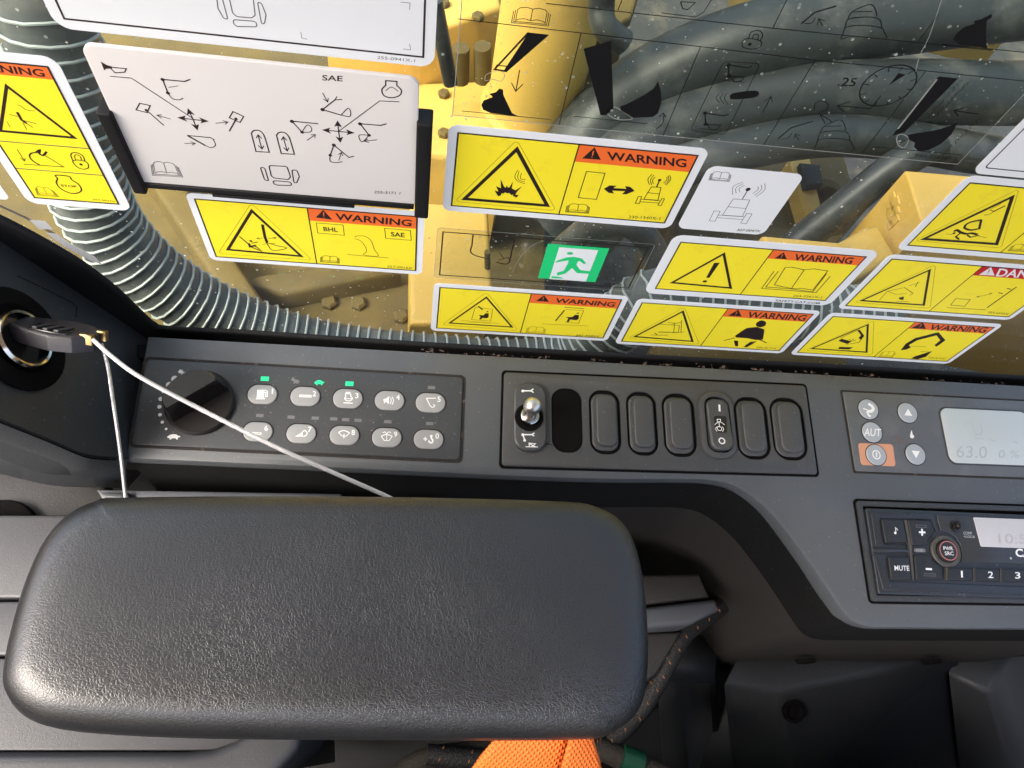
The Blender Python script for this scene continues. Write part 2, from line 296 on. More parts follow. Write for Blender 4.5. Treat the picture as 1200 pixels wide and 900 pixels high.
def plate_with_holes(name, fr, outer, holes, h, depth, m, parent=None, bev=0.0008, base=None, drop=None):
    """face with openings and walls running down into each opening"""
    outer = ccw(outer); V = []; F = []
    def ring(pts, hh): i = len(V); V.extend(fr.w(p, hh) for p in pts); return list(range(i, i + len(pts)))
    top = inset(outer, bev); holes = [ccw(q) for q in holes]
    rings = [ring(top, h)] + [ring(q, h) for q in holes]
    flat = [i for r in rings for i in r]; loops = [[Vector((*p, 0)) for p in q] for q in [top] + holes]
    for t in geometry.tessellate_polygon(loops):
        a, b, c = (flat[i] for i in t); nn = (V[b] - V[a]).cross(V[c] - V[a])
        if nn.length > 1e-14: F.append((a, b, c) if nn.dot(fr.n) > 0 else (c, b, a))
    def wall(a, b, flip=False):
        n = len(a)
        for i in range(n):
            j = (i + 1) % n; q = (a[i], a[j], b[j], b[i]); F.append(tuple(reversed(q)) if flip else q)
    o1 = ring(inset(outer, bev * 0.3), h - bev * 0.3); o2 = ring(outer, h - bev)
    wall(o1, rings[0]); wall(o2, o1)
    if drop is None: o3 = ring(outer, h - depth)
    else: i = len(V); V.extend(fr.w(p, h - bev) + Vector(drop) for p in outer); o3 = list(range(i, i + len(outer)))
    wall(o3, o2)
    for r, q in zip(rings[1:], holes):
        lo = ring(q, h - depth); wall(r, lo)
    return build(name, V, F, m, parent, base=base, ang=40)
def tube(name, pts, r, m, parent=None, seg=10, closed=False, caps=True, base=None, VF=False):
    """round bar along world points; r one radius or one per point"""
    P = [Vector(p) for p in pts]; n = len(P); V = []; F = []; T = []
    for i in range(n):
        a = P[i - 1] if (i or closed) else P[0]; b = P[(i + 1) % n] if (i < n - 1 or closed) else P[-1]; T.append((b - a).normalized())
    up = Vector((0, 0, 1)) if abs(T[0].z) < 0.9 else Vector((1, 0, 0)); x = (up - T[0] * up.dot(T[0])).normalized()
    for i in range(n):
        x = (x - T[i] * x.dot(T[i])).normalized(); y = T[i].cross(x); q = r[i] if isinstance(r, (list, tuple)) else r
        for k in range(seg): a = 2 * math.pi * k / seg; V.append(P[i] + x * (q * math.cos(a)) + y * (q * math.sin(a)))
    for i in range(n if closed else n - 1):
        for k in range(seg):
            a, b = i * seg + k, i * seg + (k + 1) % seg; j = (i + 1) % n; c, d = j * seg + (k + 1) % seg, j * seg + k; F.append((a, b, c, d))
    if caps and not closed: F.append(tuple(reversed(range(seg)))); F.append(tuple(range((n - 1) * seg, n * seg)))
    if VF: return V, F
    return build(name, V, F, m, parent, base=base, ang=50)
def lathe(name, c, ax, prof, m, parent=None, seg=32, base=None, ang=35):
    """turned solid: prof list of (radius, height along ax)"""
    ax = Vector(ax).normalized(); x = ax.orthogonal().normalized(); y = ax.cross(x); c = Vector(c)
    L = [[c + ax * h + x * (max(r, 1e-5) * math.cos(2 * math.pi * k / seg)) + y * (max(r, 1e-5) * math.sin(2 * math.pi * k / seg)) for k in range(seg)] for r, h in prof]
    V, F = loft(L); return build(name, V, F, m, parent, base=base, ang=ang)
def merge(VFs):
    V = []; F = []
    for v, f in VFs: o = len(V); V += list(v); F += [tuple(i + o for i in q) for q in f]
    return V, F

class Ink:
    """flat print: strokes and fills laid on a frame at height h, all one mesh"""
    def __init__(s, fr, h): s.fr = fr; s.h = h; s.V = []; s.F = []; s.k = 0
    def _h(s): s.k += 1; return s.h + 2.5e-6 * (s.k % 24)
    def poly(s, uv):
        hh = s._h(); i = len(s.V); uv = ccw(uv); s.V += [s.fr.w(p, hh) for p in uv]; s.F.append(tuple(range(i, i + len(uv)))); return s
    def fill(s, px): return s.poly([s.fr.uv(p, s.h) for p in px])
    def line(s, px, w=0.5, closed=False, uv=False):
        w = w / 2000; hh = s._h(); P = [Vector(p if uv else s.fr.uv(p, s.h)) for p in px]
        P = [p for i, p in enumerate(P) if i == 0 or (p - P[i - 1]).length > 1e-7]; n = len(P)
        if n < 2: return s
        A = []
        for i in range(n):
            e1 = (P[i] - P[i - 1]).normalized() if (i or closed) else (P[1] - P[0]).normalized()
            e2 = (P[(i + 1) % n] - P[i]).normalized() if (i < n - 1 or closed) else e1
            m = Vector((-e1.y - e2.y, e1.x + e2.x))
            m = m / max(m.dot(m) / 2, 0.35) if m.length > 1e-6 else Vector((-e1.y, e1.x))
            A.append((P[i] + m * w, P[i] - m * w))
        b = len(s.V)
        for p, q in A: s.V += [s.fr.w(p, hh), s.fr.w(q, hh)]
        for i in range(n if closed else n - 1):
            j = (i + 1) % n; s.F.append((b + 2 * i, b + 2 * i + 1, b + 2 * j + 1, b + 2 * j))
        return s
    def curve(s, px, w=0.5, closed=False, k=5): return s.line(cr(px, k, closed), w, closed)
    def blob(s, px, k=4): return s.fill(cr(px, k, True))
    def dot(s, c, r, n=14, asp=1.0):
        u = s.fr.uv(c, s.h); return s.poly([(u[0] + r / 1000 * math.cos(2 * math.pi * i / n), u[1] + asp * r / 1000 * math.sin(2 * math.pi * i / n)) for i in range(n)])
    def ring(s, c, r, w, n=24, asp=1.0, a0=0, a1=360):
        u = s.fr.uv(c, s.h); full = abs(a1 - a0) >= 360
        return s.line([(u[0] + r / 1000 * math.cos(R(a0 + (a1 - a0) * i / n)), u[1] + asp * r / 1000 * math.sin(R(a0 + (a1 - a0) * i / n))) for i in range(n if full else n + 1)], w, full, True)
    def arrow(s, px, w=0.4, head=1.6):
        s.line(px, w); P = [Vector(s.fr.uv(p, s.h)) for p in px[-2:]]; d = (P[1] - P[0]).normalized(); nn = Vector((-d.y, d.x)); h = head / 1000
        return s.line([tuple(P[1] - d * h + nn * h * 0.6), tuple(P[1]), tuple(P[1] - d * h - nn * h * 0.6)], w, False, True)
    def done(s, name, m, parent):
        if not s.F: return None
        V, F = s.V, s.F; n = s.fr.n; G = []
        for f in F:
            nn = geometry.normal([V[i] for i in f]); G.append(f if nn.dot(n) > 0 else tuple(reversed(f)))
        return build(name, V, G, m, parent, smooth=False, tri=True)
FONT = {}
def glyphs(t, bold=0.0):
    if (t, bold) in FONT: return FONT[(t, bold)]
    cu = bpy.data.curves.new('text', 'FONT'); cu.body = t; cu.resolution_u = 3; cu.offset = bold; cu.fill_mode = 'FRONT'
    ob = bpy.data.objects.new('text', cu); col.objects.link(ob); dg = bpy.context.evaluated_depsgraph_get(); dg.update()
    me = bpy.data.meshes.new_from_object(ob.evaluated_get(dg)); V = [tuple(v.co[:2]) for v in me.vertices]; F = [tuple(p.vertices) for p in me.polygons]
    bpy.data.objects.remove(ob); bpy.data.curves.remove(cu); bpy.data.meshes.remove(me)
    FONT[(t, bold)] = (V, F); return V, F
def text(name, fr, t, p0, p1, pt, h, m, parent, bold=0.0):
    """lettering fitted between baseline start p0, baseline end p1 and top of the first letter pt"""
    V, F = glyphs(t, bold)
    if not V: return None
    x0 = min(v[0] for v in V); x1 = max(v[0] for v in V); y0 = min(v[1] for v in V); y1 = max(v[1] for v in V)
    a, b, c = (Vector(fr.uv(p, h)) for p in (p0, p1, pt))
    W = [fr.w(tuple(a + (b - a) * ((v[0] - x0) / (x1 - x0)) + (c - a) * ((v[1] - y0) / (y1 - y0))), h) for v in V]
    G = []
    for f in F:
        nn = geometry.normal([W[i] for i in f]); G.append(f if nn.dot(fr.n) > 0 else tuple(reversed(f)))
    return build(name, W, G, m, parent, smooth=False)
def rect_uv(fr, q, h=0.0):
    """true rectangle through the four traced corners TL TR BR BL"""
    u = [fr.uv(p, h) for p in q]; x0 = (u[0][0] + u[3][0]) / 2; x1 = (u[1][0] + u[2][0]) / 2; y1 = (u[0][1] + u[1][1]) / 2; y0 = (u[2][1] + u[3][1]) / 2
    return x0, y0, x1, y1
def box_pts(x0, y0, x1, y1): return [(x0, y0), (x1, y0), (x1, y1), (x0, y1)]

# ================================================================== THE SETTING
g = build('ground', [(-40, -40, -1.7), (40, -40, -1.7), (40, 40, -1.7), (-40, 40, -1.7)], [(0, 1, 2, 3)], 'dirt_ground', base=(0, 0, -1.7)); props(g, None, None, kind='structure')
g = build('cab_floor', [(-0.9, -0.9, -0.52), (0.95, -0.9, -0.52), (0.95, -0.0, -0.52), (-0.9, -0.0, -0.52), (-0.9, -0.9, -0.54), (0.95, -0.9, -0.54), (0.95, 0.0, -0.54), (-0.9, 0.0, -0.54)],
          [(0, 1, 2, 3), (7, 6, 5, 4), (0, 4, 5, 1), (1, 5, 6, 2), (2, 6, 7, 3), (3, 7, 4, 0)], 'floor_mat', smooth=False, base=(0, -0.45, -0.54)); props(g, None, None, kind='structure')

# roof and seat added out of view to shade the inside of the cab
RF_ = HZ(0.98)
o = slab('shade_roof', RF_, rnd(box_pts(*SHADE_ROOF), 0.08), -0.04, 0.0, 'shade_roof_lining', bev=0.01); props(o, None, None, kind='structure')
o = slab('shade_seat', HZ(0.0), rnd(box_pts(-0.30, -0.86, 0.60, -0.335), 0.08), -0.48, 0, 'shade_seat_cloth', bev=0.04, steps=5); props(o, 'unseen black seat cushion added to shade the footwell beside the armrest', 'seat')

def panel_box(name, x0, y0, z0, x1, y1, z1, m):
    fr_ = HZ(z1); o_ = slab(name, fr_, box_pts(x0, y0, x1, y1), z0 - z1, 0, m, bev=0.002); return props(o_, None, None, kind='structure')
panel_box('cab_side_backing', -0.95, -0.022, -0.52, 1.05, -0.012, -0.016, 'plastic_lip')  # dark backing added to stop light leaking through gaps round the console
panel_box('shade_rear_wall', 0.80, -1.2, -0.52, 0.83, -0.02, 0.10, 'plastic_lip')  # unseen panel added to keep light out of the footwell
panel_box('shade_front_wall', -0.90, -1.2, -0.52, -0.87, -0.02, -0.05, 'plastic_lip')  # unseen counterpart at the other end, added to darken the footwell

# ------------------------------------------------------------------ side window
up_edge = [(-140, 195), (-60, 225), (0, 251), (50, 277), (100, 307), (140, 338), (168, 365), (182, 377), (200, 382), (300, 387), (490, 400), (790, 417), (1000, 428), (1200, 440), (1500, 457)]
lo_edge = [(-140, 244), (-60, 274), (0, 302), (75, 344), (118, 370), (145, 394), (158, 404), (175, 409), (300, 412), (490, 422), (790, 436), (1000, 448), (1200, 460), (1500, 477)]
win = thing('side_window', 'dusty side window of the cab above the console, covered in warning stickers', 'window', (0.05, 0, 0))
pane = [GL.uv(p) for p in [(-140, 205)] + lo_edge[1:]] + [(0.95, 0.75), (-0.62, 0.75)]
slab('glass_pane', GL, pane, -0.005, -0.0002, 'window_glass', win)
slab('rubber_seal', GL, [GL.uv(p) for p in cr(up_edge, 4)] + [GL.uv(p) for p in reversed(cr(lo_edge, 4))], 0.0, 0.0032, 'rubber', win, bev=0.002)
# printed border strip and the glass maker's marks along the slanted edge
k = Ink(GL, 0.00005)
k.line([(-20, 232), (30, 255), (70, 278), (110, 305)], 2.0)
k.done('border_print', 'ink_soft', win)
z = Q(0, 200, 4)
k = Ink(GL, 0.0001); k.fill(z((135, 230), (210, 235), (250, 275), (185, 275))); k.fill(z((215, 290), (265, 295), (330, 340), (440, 400), (480, 440), (430, 425), (300, 355)))
k.done('maker_mark', 'print_light', win)
text('lettering', GL, 'IMZ 43R-000127 JIS', (54, 280), (100, 311), (56, 277), 0.00012, 'print_light', win, 0.0)

# ------------------------------------------------------------------ outside: the machine's yellow frame seen through the window
def block(name, z, px, depth, m, label, cat, bev=0.006, group=None, parent=None):
    fr = HZ(z); o = slab(name, fr, [fr.uv(p) for p in px], -depth, 0, m, parent, bev=bev)
    return o if parent is not None else props(o, label, cat, group)
deck = thing('machine_deck', 'dusty yellow steel deck plate with raised ribs outside the window', 'deck plate', (-0.2, 0.5, -0.52))
fr = HZ(-0.42)
slab('plate', fr, [(-1.1, 0.03), (0.16, 0.03), (0.20, 1.6), (-1.1, 1.6)], -0.03, 0, 'machine_dusty_shaded', deck, bev=0.004)
block('rib', -0.36, [(120, 130), (160, 130), (345, 405), (300, 405)], 0.06, 'machine_dusty_shaded', None, None, bev=0.01, parent=deck)
block('rib', -0.385, [(285, 332), (300, 322), (430, 300), (470, 318), (330, 345)], 0.035, 'machine_dusty_shaded', None, None, bev=0.008, parent=deck)
for p in ((420, 357), (386, 356), (470, 372), (350, 330)):
    c = HZ(-0.42).at(p); lathe('bolt', c, (0, 0, 1), [(0.011, 0), (0.011, 0.006), (0.008, 0.009), (0, 0.009)], 'machine_dusty_shaded', deck, seg=6)
b = thing('boom_foot', 'bright yellow stepped steel frame with round column behind the clear film', 'machine frame', (0.1, 0.5, -0.5))
block('lower_step', -0.24, [(380, 110), (500, 95), (592, 92), (600, 150), (590, 190), (380, 170)], 0.16, 'machine_yellow', None, None, bev=0.008, parent=b)
block('upper_step', -0.17, [(380, -60), (580, -40), (588, 8), (500, 40), (380, 30)], 0.14, 'machine_yellow', None, None, bev=0.006, parent=b)
for p0, p1 in (((540, 56), (540, 95)), ((565, 54), (566, 94))):
    a = VY(0.46).at(p0); c = VY(0.46).at(p1); tube('rod', [a, c], 0.010, 'machine_dusty_shaded', b)
for z_, p in ((-0.24, (520, 112)), (-0.24, (575, 108)), (-0.24, (520, 158)), (-0.17, (520, 6)), (-0.17, (560, 22))):
    c = HZ(z_).at(p); lathe('bolt', c, (0, 0, 1), [(0.0075, 0), (0.0075, 0.005), (0.0055, 0.007), (0, 0.007)], 'machine_dusty_shaded', b, seg=6)
f = VY(0.40); c0 = f.at((622, 150)); lathe('column', (c0.x, c0.y + 0.02, -0.42), (0, 0, 1), [(0.052, 0.12), (0.052, 0.50), (0.047, 0.51), (0, 0.51)], 'machine_yellow', b, seg=40)
lathe('collar', (c0.x, c0.y + 0.02, -0.21), (0, 0, 1), [(0.0525, 0), (0.060, 0.002), (0.060, 0.028), (0.0525, 0.03)], 'machine_yellow', b, seg=40)
a = VY(0.30).at((509, 0)); c = VY(0.30).at((528, 97)); tube('edge_bar', [a, c], 0.007, 'hose_rubber', b)
a = block('yellow_post', -0.20, [(480, 235), (572, 240), (578, 340), (560, 380), (480, 380)], 0.24, 'machine_yellow', 'tall yellow plate edge behind the green exit sticker', 'machine frame')
tube('bracket_pin', [VY(0.20).at((571, 295)), VY(0.20).at((571, 320))], 0.003, 'machine_dusty_shaded', a)

well = build('machine_bay', [(0.12, 0.05, -0.62), (1.6, 0.05, -0.62), (1.6, 2.2, -0.62), (0.12, 2.2, -0.62), (0.12, 2.2, 0.4), (1.6, 2.2, 0.4)], [(0, 1, 2, 3), (3, 2, 5, 4)], 'machine_dark', base=(0.8, 1, -0.62))
props(well, 'dark oily bay floor under the hydraulic hoses', 'machine bay')
def hose(px, y, r, name='hydraulic_hose', label='thick grey hydraulic hose running across the dark bay', m='hose_rubber', group='hydraulic hoses in the bay', k=8):
    pts = cr([VY(y[i] if isinstance(y, (list, tuple)) else y).at(p) for i, p in enumerate(px)], k)
    o_ = props(tube(name, pts, r, m, seg=18), label, 'hose', group)
    return o_
hose([(640, 240), (690, 160), (770, 95), (880, 50), (1010, 25), (1160, 5), (1300, -10)], [0.34, 0.36, 0.40, 0.42, 0.44, 0.46, 0.46], 0.040, label='uppermost thick grey hydraulic hose arching over the dark bay')
hose([(655, 262), (720, 190), (810, 140), (930, 112), (1060, 108), (1180, 110), (1320, 108)], [0.30, 0.32, 0.36, 0.38, 0.38, 0.38, 0.38], 0.033, label='middle thick grey hydraulic hose behind the film with the gauge drawing')
hose([(700, 280), (760, 215), (850, 180), (960, 160), (1060, 165), (1180, 185), (1320, 190)], [0.26, 0.28, 0.31, 0.33, 0.34, 0.34, 0.34], 0.022, label='lowest grey hydraulic hose just above the bottom edge of the clear film')
hose([(650, 300), (690, 268), (735, 262), (765, 290), (775, 330)], [0.22, 0.22, 0.20, 0.19, 0.19], 0.013, label='black hose looping down behind the exit sticker', k=10)
hose([(700, 235), (690, 262), (676, 275), (660, 330)], [0.24, 0.24, 0.24, 0.25], 0.004, name='copper_pipe', label='thin copper coloured pipe behind the exit sticker', m='brass')
hose([(915, 300), (985, 245), (1045, 198), (1100, 165)], [0.24, 0.26, 0.28, 0.30], 0.017, label='straight black hose lying beside the yellow casting')
hose([(715, -60), (705, 0), (708, 30), (730, 50)], [0.34, 0.34, 0.33, 0.33], 0.012, label='short upright grey hose with a round end fitting')
for i, (px, z, dp) in enumerate([([(640, -50), (760, -40), (740, 20), (690, 48), (655, 30)], -0.2, 0.1), ([(870, -60), (1010, -60), (1000, 8), (930, 14), (878, 4)], -0.2, 0.06), ([(1090, -70), (1200, -60), (1200, 20), (1150, 14), (1100, 0)], -0.2, 0.08)]):
    block('rusty_bracket', z, px, dp, 'machine_dusty_shaded', ['brown dusty bracket beside the round yellow column', 'brown dusty bracket above the finger drawing on the film', 'brown dusty bracket over the small black bucket drawing'][i], 'bracket', group='dusty brackets above the hoses')
cst = thing('yellow_casting', 'dusty yellow casting with round bored boss beside the black hose', 'casting', VY(0.3).at((950, 250)))
block('body', -0.26, [(800, 165), (990, 178), (1000, 215), (1020, 240), (960, 310), (790, 300)], 0.2, 'machine_dusty_shaded', None, None, parent=cst)
c = HZ(-0.26).at((962, 246)); lathe('boss', c, (0.15, -0.25, 1), [(0.040, -0.02), (0.040, 0.012), (0.034, 0.018), (0.024, 0.018), (0.022, 0.004), (0, 0.004)], 'machine_dusty_shaded', cst, seg=36)
block('rib', -0.235, [(925, 186), (950, 184), (965, 250), (945, 252)], 0.05, 'machine_yellow', None, None, parent=cst, bev=0.004)
block('clamp', -0.225, [(938, 190), (962, 192), (965, 215), (945, 218)], 0.03, 'machine_dark', None, None, parent=cst, bev=0.003)
bb = thing('yellow_box', 'pale yellow steel box with a raised cast plate on its side', 'machine frame', HZ(-0.2).at((1100, 260)))
fr = HZ(-0.06); top = [fr.uv(p) for p in [(1062, 199), (1400, 228), (1420, 340), (1083, 268)]]
slab('body', fr, top, -0.20, 0, 'machine_yellow', bb, bev=0.003)
A, D2 = fr.at((1062, 199), -0.006), fr.at((1083, 268), -0.006)
side = Frame(A + Vector((-0.001, 0, 0)), D2 - A, (D2 - A).cross(Vector((0, 0, 1))))
if side.n.dot(CAM - A) < 0: side = Frame(A, A - D2, -side.n)
e = side.uv((1062, 199)); 
z = Q(1040, 180, 7.5)
k = Ink(side, 0.001)
pl = [side.uv(p) for p in [(1040, 232), (1058, 222), (1064, 262), (1046, 276)]]
slab('cast_plate', side, rnd(ccw(pl), 0.004, 3), -0.002, 0.004, 'machine_yellow', bb, bev=0.002)
for i, p in enumerate([(1051, 232), (1054, 240), (1056, 249), (1053, 258), (1048, 240), (1050, 250), (1049, 264)]):
    u = side.uv(p); s = 0.004 + 0.002 * (i % 2); slab('raised_letter', side, rnd(box_pts(u[0] - s, u[1] - s, u[0] + s, u[1] + s * 1.2), 0.001, 2), 0.003, 0.006, 'machine_yellow', bb, bev=0.001)
block('front_ledge', -0.09, [(895, 274), (984, 282), (1012, 266), (1030, 262), (1052, 300), (1000, 330), (900, 320)], 0.09, 'machine_yellow', None, None, bev=0.006, parent=bb)
block('low_beam', -0.22, [(770, 395), (990, 408), (1010, 470), (770, 460)], 0.06, 'machine_dusty_shaded', 'brown beam along the foot of the window under the seat belt sticker', 'beam')

# spring-guarded hose hugging the foot of the window
gh_px = [(20, -80), (48, -10), (62, 50), (78, 120), (92, 190), (122, 262), (178, 322), (245, 364), (320, 394), (400, 413), (500, 424), (600, 430), (670, 418), (722, 380), (770, 350), (850, 352), (940, 366), (1040, 372)]
gh_y = [0.16, 0.14, 0.13, 0.12, 0.11, 0.10, 0.09, 0.085, 0.08, 0.075, 0.07, 0.07, 0.075, 0.085, 0.09, 0.09, 0.09, 0.09]
path = [Vector(p) for p in cr([VY(y).at(p) for p, y in zip(gh_px, gh_y)], 14)]
gh = thing('guarded_hose', 'dark ribbed hose wrapped in a pale spiral guard outside the window', 'hose', path[len(path) // 2])
HR = 0.0255
tube('hose', path, HR, 'guard_rubber', gh, seg=20)
L = [0.0]
for i in range(1, len(path)): L.append(L[-1] + (path[i] - path[i - 1]).length)
def along(s):
    import bisect
    i = min(max(bisect.bisect(L, s) - 1, 0), len(path) - 2); t = (s - L[i]) / max(1e-9, L[i + 1] - L[i]); return path[i].lerp(path[i + 1], t), (path[i + 1] - path[i]).normalized()
pitch = 0.0098; seg = 16; pts = []; x = Vector((0, 0, 1)); N = int(L[-1] / pitch * seg); 
for i in range(N):
    s = L[-1] * i / N; p, t = along(s); x = (x - t * x.dot(t)).normalized(); y = t.cross(x); a = 2 * math.pi * i / seg
    pts.append(p + (x * math.cos(a) + y * math.sin(a)) * (HR + 0.0012))
tube('spiral_guard', pts, 0.00105, 'guard_wire', gh, seg=6)

# ================================================================== CONSOLE
front = [(145, 538), (350, 547), (560, 557), (700, 562), (800, 562.5), (835, 564), (860, 570), (885, 586), (912, 612), (950, 662), (982, 709), (998, 728), (1020, 736), (1050, 737), (1200, 738), (1450, 739)]
cons = thing('side_console', 'grey plastic side console with a stepped front edge below the window', 'console', (0.1, -0.06, -0.3))
fu = [TP.uv(p) for p in front]; fu = [fu[0]] + cr(fu[1:], 5)
outline = ccw(fu + [(TP.uv((1450, 459))[0], -0.0022), (TP.uv((171, 396))[0], -0.0022)])
# openings of the switch plate
Z6 = Q(570, 410, 6); Z7 = Q(770, 410, 6)
def opening(x0, x1, y0, y1, k=1.0):
    q = [(x0, (y0 + y1) / 2), (x1, (y0 + y1) / 2), ((x0 + x1) / 2, y0), ((x0 + x1) / 2, y1)]; a = [TP.uv(p) for p in q]
    return ((a[0][0] + a[1][0]) / 2, (a[2][1] + a[3][1]) / 2), abs(a[1][0] - a[0][0]) * k, abs(a[2][1] - a[3][1]) * k
def capsule(c, w, h, r=None, seg=8, off=0.0):
    w = w + off * 2; h = h + off * 2; r = (w * 0.42 if r is None else r + off); return rnd(box_pts(c[0] - w / 2, c[1] - h / 2, c[0] + w / 2, c[1] + h / 2), r, seg)
SW = rect_uv(TP, [(589, 435), (944, 451), (959, 558), (586, 548)])
cut = [box_pts(SW[0] + 0.003, SW[1] + 0.003, SW[2] - 0.003, SW[3] - 0.003)]
plate_with_holes('top_shell', TP, outline, cut, 0.0, 0.02, 'plastic', cons, bev=0.0035, drop=(0, 0.002, -0.012))
lipo = inset(outline, 0.0012); skirto = inset(outline, 0.0045)
def wall_band(name, o, d0, d1, m, y1=0.0, o2=None):
    A = [TP.w(p) + Vector((0, 0, -d1)) for p in (o2 or o)]; B = [TP.w(p) + Vector((0, 0, -d0)) for p in o]; V, F = loft([A, B], False, False); build(name, V, F, m, cons)
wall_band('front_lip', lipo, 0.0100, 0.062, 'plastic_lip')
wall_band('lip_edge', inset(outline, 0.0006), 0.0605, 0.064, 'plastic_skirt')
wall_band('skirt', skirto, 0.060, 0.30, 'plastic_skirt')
# crumbs of dirt and old sealant along the joint with the window
rr = random.Random(3); VF = []
for i in range(150):
    px = 480 + 760 * ((rr.randint(0, 11) + rr.gauss(0.5, 0.22)) / 12); t = (px - 600) / 600; c = TP.w((TP.uv((px, 412))[0], -0.0028 + rr.gauss(0, 0.0006)), 0.0004); s = rr.uniform(0.0004, 0.0012)
    P = [c + Vector((rr.uniform(-1, 1) * s * 1.6, rr.uniform(-1, 1) * s, rr.uniform(0, 1) * s * 0.8)) for _ in range(5)]
    VF.append((P, [(0, 1, 2), (0, 2, 3), (0, 3, 4), (1, 3, 2), (1, 4, 3), (0, 4, 1)]))
V, F = merge(VF); o = build('joint_dirt', V, F, 'crumb', cons, smooth=False); o['kind'] = 'stuff'

# plugged access holes under the right hand ledge
for p in ((943, 770), (1090, 771)):
    c = VY(-0.178).at(p); lathe('access_hole', c + Vector((0, -0.0035, 0)), (0, -1, 0), [(0.008, -0.002), (0.008, 0.001), (0.006, 0.0015), (0, 0.0005)], 'gap_black', cons, seg=16)

# ------------------------------------------------------------------ key pod at the left end
A = GL.at((0, 282), 0.003); B = GL.at((172, 396), 0.003); C = TP.at((150, 538))
KP = Frame(B, B - A, (B - A).cross(C - B)); 
if KP.n.dot(CAM - B) < 0: KP = Frame(B, A - B, -KP.n)
pod = thing('key_pod', 'dark raised trim pod holding the ignition switch beside the window corner', 'console', KP.at((60, 450)) - Vector((0, 0, 0.15)))
kp = [(-90, 234), (0, 278), (75, 321), (122, 348), (154, 374), (172, 388), (182, 396), (172, 460), (162, 533), (150, 540), (115, 538), (95, 534), (55, 517), (0, 495), (-90, 458)]
ku = [KP.uv(p) for p in kp]
V, F = loft([[KP.w(p, -0.03) for p in ccw(ku)], [KP.w(p, -0.002) for p in ccw(ku)], [KP.w(p, 0) for p in inset(ccw(ku), 0.002)]]); build('face', V, F, 'plastic_dark', pod, tri=True)
seam = [KP.at(p) for p in cr([(-90, 458), (0, 495), (55, 517), (95, 534), (115, 538), (150, 538)], 5)]
lowp = cr([(-90, 530), (0, 555), (50, 567), (75, 570), (105, 571), (150, 572)], 5)
bot = []
for s, p in zip(seam, lowp):
    bot.append(VY(s.y + 0.006).at(p))
mid = [s.lerp(b_, 0.12) + Vector((0, -0.004, 0.001)) for s, b_ in zip(seam, bot)]
deep = [b_ + Vector((0, 0.02, -0.02)) for b_ in bot]
rows = [seam, mid, bot, deep]; n = len(seam); V = [v for r_ in rows for v in r_]; F = [(k_ * n + i, (k_ + 1) * n + i, (k_ + 1) * n + i + 1, k_ * n + i + 1) for k_ in range(3) for i in range(n - 1)]
build('lower_face', V, F, 'plastic_dark', pod, ang=50)
k = Ink(KP, 0.0003); k.line(cr([(-90, 458), (0, 495), (55, 517), (95, 534), (115, 538), (136, 539)], 5), 0.7); k.done('seam', 'gap_black', pod); k = Ink(KP, 0.0003); k.line([(20, 323), (60, 342), (85, 355), (90, 360), (89, 372)], 0.5); k.done('seam', 'gap_black', pod)

# ------------------------------------------------------------------ ignition switch, key and lanyard
c = KP.at((20, 398)); axis = KP.n
ig = thing('ignition_switch', 'round ignition switch with a chrome ring in the key pod', 'ignition', c)
lathe('bezel', c, axis, [(0.028, 0.0005), (0.028, 0.002), (0.026, 0.0035), (0.019, 0.003), (0.017, 0.001), (0, 0.001)], 'gap_black', ig, seg=40)
c2 = KP.at((27, 398), 0.004)
lathe('chrome_ring', c2, axis, [(0.0150, -0.003), (0.0158, 0.001), (0.0150, 0.0028), (0.0138, 0.0024), (0.0135, -0.003)], 'chrome', ig, seg=40)
lathe('barrel', c2, axis, [(0.0135, -0.004), (0.0135, -0.001), (0.006, -0.0005), (0, -0.0005)], 'knob', ig, seg=32)
ky = thing('ignition_key', 'black plastic headed key standing in the ignition switch', 'key', c2)
a = KP.at((30, 384), 0.006); b_ = KP.at((118, 399), 0.040)
d = (b_ - a).normalized(); sidev = d.cross(axis).normalized(); nrm = sidev.cross(d).normalized()
KF = Frame(a, d, nrm); Lk = (b_ - a).length
hd = [(-0.004, -0.007), (0.004, -0.0100), (Lk * 0.52, -0.0135), (Lk * 0.80, -0.0115), (Lk * 0.99, -0.0050), (Lk * 0.99, 0.0030), (Lk * 0.80, 0.0088), (Lk * 0.50, 0.0112), (0.006, 0.0090), (-0.004, 0.007)]
slab('head', KF, rnd(ccw(hd), 0.0015, 3), -0.0045, 0.004, 'key_black', ky, bev=0.0016)
slab('grip_panel', KF, rnd(box_pts(Lk * 0.20, -0.0105, Lk * 0.72, -0.0010), 0.001, 2), 0.0038, 0.0046, 'knob', ky, bev=0.0004)
for i in range(3):
    x0 = Lk * (0.26 + 0.14 * i); slab('grip_ridge', KF, [(x0, -0.0095), (x0 + 0.0022, -0.0095), (x0 + 0.0058, -0.002), (x0 + 0.0036, -0.002)], 0.0045, 0.0056, 'key_black', ky, bev=0.0004)
for (x0, y0, x1, y1) in ((0.83, -0.0075, 1.0, -0.0045), (0.93, 0.0005, 1.06, 0.0035)):
    slab('brass_ferrule', KF, rnd(box_pts(Lk * x0, y0, Lk * x1, y1), 0.0006, 2), -0.0005, 0.0048, 'brass', ky, bev=0.0006)
